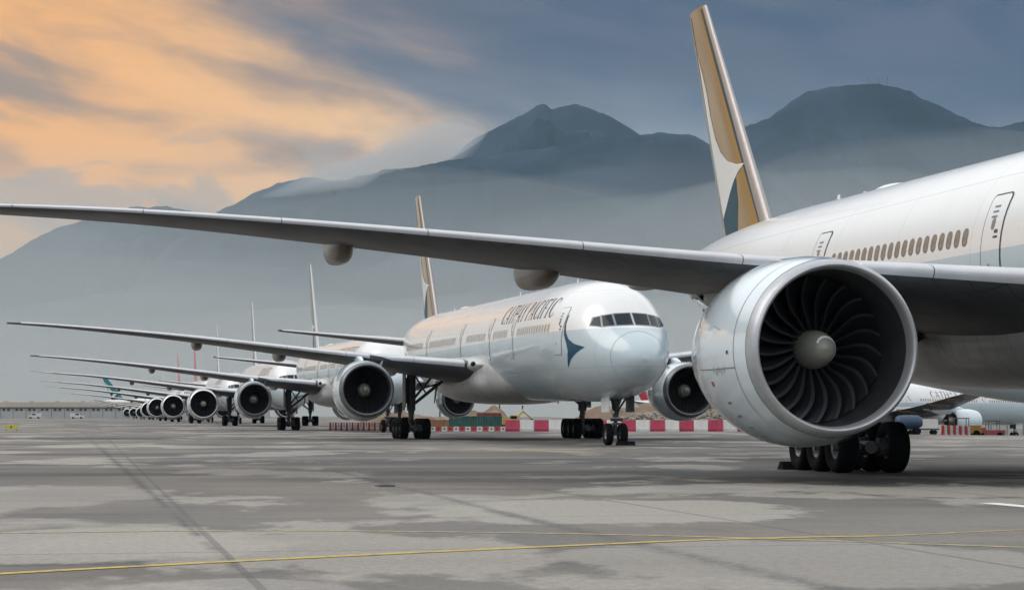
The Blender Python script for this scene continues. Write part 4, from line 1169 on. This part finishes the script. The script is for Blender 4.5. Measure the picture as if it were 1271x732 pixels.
# right: gear beyond the big tyres
def baggage_cart(u, Y, label, rz=0.):
    X, _ = px(u, Y); root = empty('baggage_cart', (X, Y, ground_z(X, Y)), rz, label, 'cart', 'ground equipment beyond the big tyres')
    mb = MB(); mb.box((0, 0, .42), (2.4, 1.4, .12)); mb.build('deck', M['gear'], root, smooth=False)
    mb = MB(); mb.grid([[(a, b, z) for a, b in ((-1.1*s, -.62), (1.1*s, -.62), (1.1*s, .62), (-1.1*s, .62))] for z, s in ((.49, 1), (1.1, 1), (1.22, .93))]); mb.build('box', M['bwhite'], root, smooth=False)
    for a in (-.85, .85):
        for s in (-1, 1): MB().lathe((a, s*.6, .18), [(-.07, .02), (-.07, .18), (.07, .18), (.07, .02)], axis='y', n=14).build('wheel', M['tyre'], root)
baggage_cart(1145, 172, 'white box cart standing right of the nearest airliner tyres')
def covered_unit(u, Y):
    X, _ = px(u, Y); root = empty('ground_power_unit', (X, Y, ground_z(X, Y)), 0, 'rounded dark blue ground unit just right of the big tyres', 'ground unit', 'ground equipment beyond the big tyres')
    rows = []
    for x, s in ((-1.0, .7), (-.8, .95), (0, 1), (.7, .95), (1.0, .6)):
        rows.append([(x, .6*s*cos(a)*1.1, .95+.55*s*sin(a)) for a in [2*pi*i/16 for i in range(16)]])
    MB().grid(rows).build('body', mat('unit_blue', (.03, .06, .12), .5, var=.2), root)
    for a in (-.6, .6):
        for s in (-1, 1): MB().lathe((a, s*.5, .25), [(-.08, .02), (-.08, .25), (.08, .25), (.08, .02)], axis='y', n=14).build('wheel', M['tyre'], root)
covered_unit(1128, 168)
def tow_tractor(u, Y, col, label, rz=0.):
    X, _ = px(u, Y); root = empty('tow_tractor', (X, Y, ground_z(X, Y)), rz, label, 'tractor', 'ground equipment beyond the big tyres')
    mb = MB(); mb.box((0, 0, .55), (2.6, 1.3, .5)); mb.box((.85, 0, .9), (.8, 1.2, .22)); mb.build('body', mat('tractor_paint', col, .5, var=.2), root, smooth=False)
    mb = MB(); mb.box((-.3, 0, 1.62), (1.1, 1.2, .08))
    for a in (-.8, .2):
        for s in (-.55, .55): mb.tube((a, s, .8), (a, s, 1.6), .03)
    mb.build('canopy', M['gear'], root, smooth=False)
    for a in (-.8, .85):
        for s in (-1, 1): MB().lathe((a, s*.6, .3), [(-.1, .02), (-.1, .3), (.1, .3), (.1, .02)], axis='y', n=14).build('wheel', M['tyre'], root)
tow_tractor(1198, 190, (.50, .27, .06), 'orange tow tractor under the engine of the side-on airliner')
tow_tractor(1228, 196, (.34, .08, .08), 'red tow tractor right of the orange one', pi)
tow_tractor(942, 190, (.05, .05, .055), 'dark tow tractor at the right end of the tall barriers', 0)
# red and white fence by the orange tractor
for k in range(10):
    c = 'r' if k % 2 == 0 else 'w'
    if k < 2:
        mb = MB(); mb.grid([[(a, b, z) for a, b in ((-.16*s, -.2*s), (.16*s, -.2*s), (.16*s, .2*s), (-.16*s, .2*s))] for z, s in ((0, 1), (.12, 1), (.2, .7), (.8, .62), (.9, .5))])
        o = mb.build('slim_barrier', M['bred2'] if c == 'r' else M['bwhite']); protos['f'+c] = o
    else: o = protos['f'+c].copy(); C.objects.link(o)
    X, Y = px(1170+3.6*k, 186); o.location = (X, Y, ground_z(X, Y))
    tag(o, 'slim %s post beside the orange tractor, %s of its colour from the left' % ('red' if c == 'r' else 'white', ordw[k//2]), 'barrier', 'slim posts by the orange tow tractor')
# grey hangar wall at the right
X0, _ = px(1180, 420); X1, _ = px(1420, 420)
root = empty('hangar', ((X0+X1)/2, 420, ground_z(60, 420)), 0, 'low grey hangar wall with panel joints at the far right edge', 'building')
mb = MB(); mb.box((0, 6, 2.6), (X1-X0, 12, 5.2)); mb.build('wall', M['pgrey'], root, smooth=False)
mb = MB(); mb.box((0, 6, 5.3), (X1-X0+.8, 12.8, .22)); mb.build('roof', M['gear'], root, smooth=False)
mb = MB()
for k in range(12): mb.box((-(X1-X0)/2+(X1-X0)*(k+.5)/12, -.03, 2.6), (.12, .08, 5.1))
mb.build('panel_joint', M['gear'], root, smooth=False)

# ------------------------------------------------------------------ small things on the apron
def chock(loc, rz, label, L=.55, h=.22):
    mb = MB(); mb.grid([[(-L/2*s, -.45, z), (L/2*s, -.45, z), (L/2*s, .45, z), (-L/2*s, .45, z)] for z, s in ((0, 1), (h, .22))])
    o = mb.build('wheel_chock', M['tyre'], smooth=False); o.location = loc; o.rotation_euler = (0, 0, rz)
    tag(o, label, 'chock', 'wheel chocks')
def plane_pt(base, x, y): 
    return (base[0]-sin(T)*x-cos(T)*y, base[1]+cos(T)*x-sin(T)*y, 0)
chock(plane_pt((21.40, 22.52), 39.25, 6.2), pi/2+T, 'black wheel chock behind the rearmost tyre of the nearest airliner')
chock(plane_pt((6.20, 101.52), 5.25, -.36), pi/2+T, 'black wheel chock against the nose wheels of the second airliner', .4, .2)
g = gp(478, 604.5)
root = empty('apron_light', (g[0], g[1], 0), 0, 'small dark round light fitting set into the apron, mid left', 'light fitting')
MB().lathe((0, 0, 0), [(0, .30), (.012, .29), (.016, .22)], axis='z', n=32).build('collar', M['rim'], root)
MB().lathe((0, 0, 0), [(.016, .22), (.045, .20), (.06, .12), (.062, .001)], axis='z', n=32).build('dome', M['dark'], root)

# ------------------------------------------------------------------ air
def volume_material(name, dens, col, aniso=.0, noise_scale=None):
    m = bpy.data.materials.new(name); m.use_nodes = True; nt = m.node_tree
    for n in list(nt.nodes):
        if n.type == 'BSDF_PRINCIPLED': nt.nodes.remove(n)
    out = [n for n in nt.nodes if n.type == 'OUTPUT_MATERIAL'][0]
    v = N(nt, 'ShaderNodeVolumePrincipled'); v.inputs['Density'].default_value = dens; v.inputs['Color'].default_value = (*col, 1); v.inputs['Anisotropy'].default_value = aniso
    nt.links.new(v.outputs[0], out.inputs['Volume']); return m
def vbox(name, x0, x1, y0, y1, z0, z1, m, label):
    mb = MB(); mb.box(((x0+x1)/2, (y0+y1)/2, (z0+z1)/2), (x1-x0, y1-y0, z1-z0))
    return tag(mb.build(name, m, smooth=False), label, 'haze', kind='stuff')
vbox('haze', -9200, 9200, -450, 12300, -10, 1150, volume_material('haze_air', HAZE_D, (.58, .80, 1.0)), 'pale haze filling the air in front of the mountains')
vbox('mist', -8700, 8700, 1450, 4000, -7, 430, volume_material('upper_mist_air', .00004, (.60, .84, 1.0)), 'thin upper mist before the mountains')
for li, (H, D0) in enumerate(((95, .00050), (150, .00042), (215, .00034), (290, .00024), (375, .00015), (470, .00009))):
    rows = []
    prof = ((1300+35*li, -6-li*.3), (1310+35*li, .5), (2000, .42), (2600, .80), (3050+20*li, 1.0), (3500, .80), (4000, .40), (4420-15*li, .002), (4430-15*li, -6-li*.3))
    for i in range(97):
        x = -8700+li*15+(17400-30*li)*i/96; row = []
        for k_, (y, z) in enumerate(prof):
            if 2 <= k_ <= 6:
                nn = 1+.55*noise.noise(Vector((x*.0011+li*7.3, y*.0009, li*3.1)))+.25*noise.noise(Vector((x*.0035, y*.003, li*5.7)))
                z = z*H*nn
            row.append((x, y, z))
        rows.append(row)
    tag(MB().grid(rows).build('mist', volume_material('mist_air', D0, (.95, .99, .975)), sharp=180), 'low pale mist banked up in front of the mountain foot, %s layer' % ('lowest', 'second', 'third', 'fourth', 'fifth', 'topmost')[li], 'mist', kind='stuff')

# thin cloud spilling over the ridge, built as soft volumes
pts = [(325, 244, 4700, 2), (360, 236, 4700, 9), (400, 224, 4700, 20), (450, 214, 4750, 30), (500, 196, 4950, 34), (545, 182, 5150, 36), (580, 173, 5300, 18), (598, 167, 5320, 8), (606, 165, 5320, 1)]
for layer, (sz, sy, dens) in enumerate(((1.0, 230., .0036), (1.5, 380., .0008))):
    rows = []
    for i in range(61):
        t = i/60*(len(pts)-1); k = min(int(t), len(pts)-2); f = t-k
        u, v, Y, r = [pts[k][q]*(1-f)+pts[k+1][q]*f for q in range(4)]
        X, Y, Z = px(u, Y, v-2*layer)
        row = []
        for j in range(28):
            a = 2*pi*j/28; nn = 1+.55*noise.noise(Vector((X*.006, cos(a)*1.3+layer*5, sin(a)*1.3)))+.3*noise.noise(Vector((X*.02, cos(a)*2.5, sin(a)*2.5)))
            row.append((X, Y+sy*cos(a)*min(1, r/22)*nn, Z+r*sz*sin(a)*nn))
        rows.append(row)
    tag(MB().grid(rows).build('ridge_cloud', volume_material('ridge_cloud_air', dens, (.84, .87, .90)), sharp=180), 'soft grey cloud spilling over the ridge left of the middle peak' if layer == 0 else 'thin outer veil of the cloud on the ridge', 'mist', kind='stuff')

# ------------------------------------------------------------------ sky
world = bpy.data.worlds.new('World'); bpy.context.scene.world = world; world.use_nodes = True
nt = world.node_tree; bg = nt.nodes['Background']
tc = N(nt, 'ShaderNodeTexCoord'); sp = N(nt, 'ShaderNodeSeparateXYZ'); nt.links.new(tc.outputs['Generated'], sp.inputs[0])
DX, DY, DZ = sp.outputs
az = math_node(nt, 'MULTIPLY', math_node(nt, 'ARCTAN2', DX, DY), 180/pi)            # degrees right of the view axis
el = math_node(nt, 'MULTIPLY', math_node(nt, 'ARCSINE', DZ), 180/pi)
def wnoise(sx, sy, rot, det=7, rough=.6, off=0, dist=0):
    cb = N(nt, 'ShaderNodeCombineXYZ')
    c_, s_ = cos(radians(rot)), sin(radians(rot))
    a = math_node(nt, 'ADD', math_node(nt, 'MULTIPLY', az, c_*sx), math_node(nt, 'MULTIPLY', el, s_*sx))
    b = math_node(nt, 'ADD', math_node(nt, 'MULTIPLY', az, -s_*sy), math_node(nt, 'MULTIPLY', el, c_*sy))
    nt.links.new(a, cb.inputs[0]); nt.links.new(b, cb.inputs[1]); cb.inputs[2].default_value = off
    n = N(nt, 'ShaderNodeTexNoise'); n.inputs['Scale'].default_value = 1; n.inputs['Detail'].default_value = det; n.inputs['Roughness'].default_value = rough; n.inputs['Distortion'].default_value = dist
    nt.links.new(cb.outputs[0], n.inputs['Vector']); return n.outputs[0]
n_edge = wnoise(.16, .45, -16, 6, .55, 2.2, .4)
# warm side: left of a slanting boundary that rises to the left
bnd = math_node(nt, 'ADD', math_node(nt, 'ADD', az, math_node(nt, 'MULTIPLY', el, 1.15)), math_node(nt, 'MULTIPLY', math_node(nt, 'SUBTRACT', n_edge, .5), 13))
warm = N(nt, 'ShaderNodeMapRange'); warm.interpolation_type = 'SMOOTHSTEP'; warm.inputs[1].default_value = 3.; warm.inputs[2].default_value = 10.; warm.inputs[3].default_value = 1; warm.inputs[4].default_value = 0
nt.links.new(bnd, warm.inputs[0])
lfade = sstep(nt, az, -110, -55)                        # the glow ends towards the far left
warmf = math_node(nt, 'MULTIPLY', warm.outputs[0], lfade)
glow = mix_col(nt, sstep(nt, az, -14, 2), (.98, .47, .13), (.92, .60, .32))
glow = mix_col(nt, sstep(nt, az, -17.5, -14.5), mix_col(nt, sstep(nt, az, -28, -24), (.90, .50, .17), (.74, .67, .57)), glow)
glow = mix_col(nt, sstep(nt, el, 5.5, 2.5), glow, (.72, .60, .46)) if False else glow
lowg = N(nt, 'ShaderNodeMapRange'); lowg.interpolation_type = 'SMOOTHSTEP'; lowg.inputs[1].default_value = 2.6; lowg.inputs[2].default_value = 6.2; lowg.inputs[3].default_value = .85; lowg.inputs[4].default_value = 0
nt.links.new(el, lowg.inputs[0])
glow = mix_col(nt, lowg.outputs[0], glow, mix_col(nt, sstep(nt, az, -14, -2), (.80, .56, .30), (.55, .48, .40)))
cool = mix_col(nt, sstep(nt, el, 4.5, 10.5), (.29, .34, .385), (.05, .095, .18))
cool = mix_col(nt, sstep(nt, az, -9, 8), (.235, .215, .22), cool)
lowc = N(nt, 'ShaderNodeMapRange'); lowc.inputs[1].default_value = -6; lowc.inputs[2].default_value = 8; lowc.inputs[3].default_value = 0; lowc.inputs[4].default_value = 1
base = mix_col(nt, warmf, cool, glow)
# grey clouds drawn out along the wind
n1 = wnoise(.10, .40, -12, 6, .50, 7.7, .8); n2 = wnoise(.26, .75, -11, 6, .50, 15.1, .6)
cl = math_node(nt, 'ADD', math_node(nt, 'MULTIPLY', n1, .72), math_node(nt, 'MULTIPLY', n2, .28))
cf = math_node(nt, 'MULTIPLY', sstep(nt, cl, .39, .60), .92)
ccol = mix_col(nt, warmf, (.11, .14, .195), (.30, .225, .18))
base = mix_col(nt, math_node(nt, 'MULTIPLY', cf, sstep(nt, el, 2.5, 5.)), base, ccol)
# soft cumulus low in the glow
n4 = wnoise(.22, .55, -4, 7, .55, 44., .6)
m4 = math_node(nt, 'MULTIPLY', sstep(nt, el, 3.8, 5.2), math_node(nt, 'SUBTRACT', 1., sstep(nt, el, 6.2, 8.0)))
base = mix_col(nt, math_node(nt, 'MULTIPLY', math_node(nt, 'MULTIPLY', sstep(nt, n4, .47, .56), m4), .7), base, mix_col(nt, warmf, (.30, .32, .35), (.44, .36, .30)))
# dark bank across the top
n3 = wnoise(.10, .35, -10, 7, .6, 31.)
top = math_node(nt, 'ADD', math_node(nt, 'ADD', el, math_node(nt, 'MULTIPLY', az, .22)), math_node(nt, 'MULTIPLY', math_node(nt, 'SUBTRACT', n3, .5), 9))
tf_ = math_node(nt, 'MULTIPLY', sstep(nt, top, 7.2, 11.2), .85)
tcol = mix_col(nt, sstep(nt, az, -14, 2), (.17, .125, .115), (.040, .072, .135))
tcol = mix_col(nt, math_node(nt, 'MULTIPLY', sstep(nt, n2, .42, .62), .30), tcol, (.15, .155, .20))
hi = N(nt, 'ShaderNodeMapRange'); hi.inputs[1].default_value = 16; hi.inputs[2].default_value = 32; hi.inputs[3].default_value = 1; hi.inputs[4].default_value = 0
nt.links.new(el, hi.inputs[0])
base = mix_col(nt, math_node(nt, 'MULTIPLY', tf_, hi.outputs[0]), base, tcol)
# wide to the sides and behind: bright even overcast
aaz = math_node(nt, 'ABSOLUTE', az)
base = mix_col(nt, math_node(nt, 'MULTIPLY', sstep(nt, aaz, 42, 75), .9), base, (.66, .72, .78))
# overhead
over = mix_col(nt, wnoise(.03, .05, 20, 5, .6, 3.), (.80, .85, .90), (1.45, 1.45, 1.43))
base = mix_col(nt, sstep(nt, el, 12, 24), base, over)
sky = N(nt, 'ShaderNodeTexSky'); sky.sky_type = 'NISHITA'; sky.sun_disc = False
sky.sun_elevation = radians(SUN_EL); sky.sun_rotation = radians(SUN_AZ)
skys = N(nt, 'ShaderNodeVectorMath'); skys.operation = 'SCALE'; nt.links.new(sky.outputs[0], skys.inputs[0]); skys.inputs['Scale'].default_value = .10
BG = .10
cs = N(nt, 'ShaderNodeVectorMath'); cs.operation = 'SCALE'; nt.links.new(base, cs.inputs[0]); cs.inputs['Scale'].default_value = 1/BG
fin_ = mix_col(nt, .94, sky.outputs[0], cs.outputs[0])
nt.links.new(fin_, bg.inputs['Color']); bg.inputs['Strength'].default_value = BG

sun = bpy.data.lights.new('sun', 'SUN'); sun.energy = SUN_E; sun.angle = radians(40); sun.color = (1, .92, .83)
so = bpy.data.objects.new('sun', sun); C.objects.link(so)
sa, se = radians(SUN_AZ), radians(SUN_EL)
sd = Vector((sin(sa)*cos(se), cos(sa)*cos(se), sin(se)))          # towards the sun
so.rotation_euler = sd.to_track_quat('Z', 'Y').to_euler()

cam = bpy.data.cameras.new('camera'); co = bpy.data.objects.new('camera', cam); C.objects.link(co)
co.location = (0, 0, CAM_H); co.rotation_euler = (radians(90), 0, 0)
cam.sensor_width = 36; cam.lens = F/1271*36; cam.shift_y = (V0-366)/1271; cam.clip_start = .1; cam.clip_end = 30000
sc = bpy.context.scene; sc.camera = co
sc.view_settings.view_transform = 'Standard'; sc.view_settings.look = 'None'; sc.view_settings.exposure = EXPO; sc.view_settings.gamma = 1
sc.cycles.volume_max_steps = 64
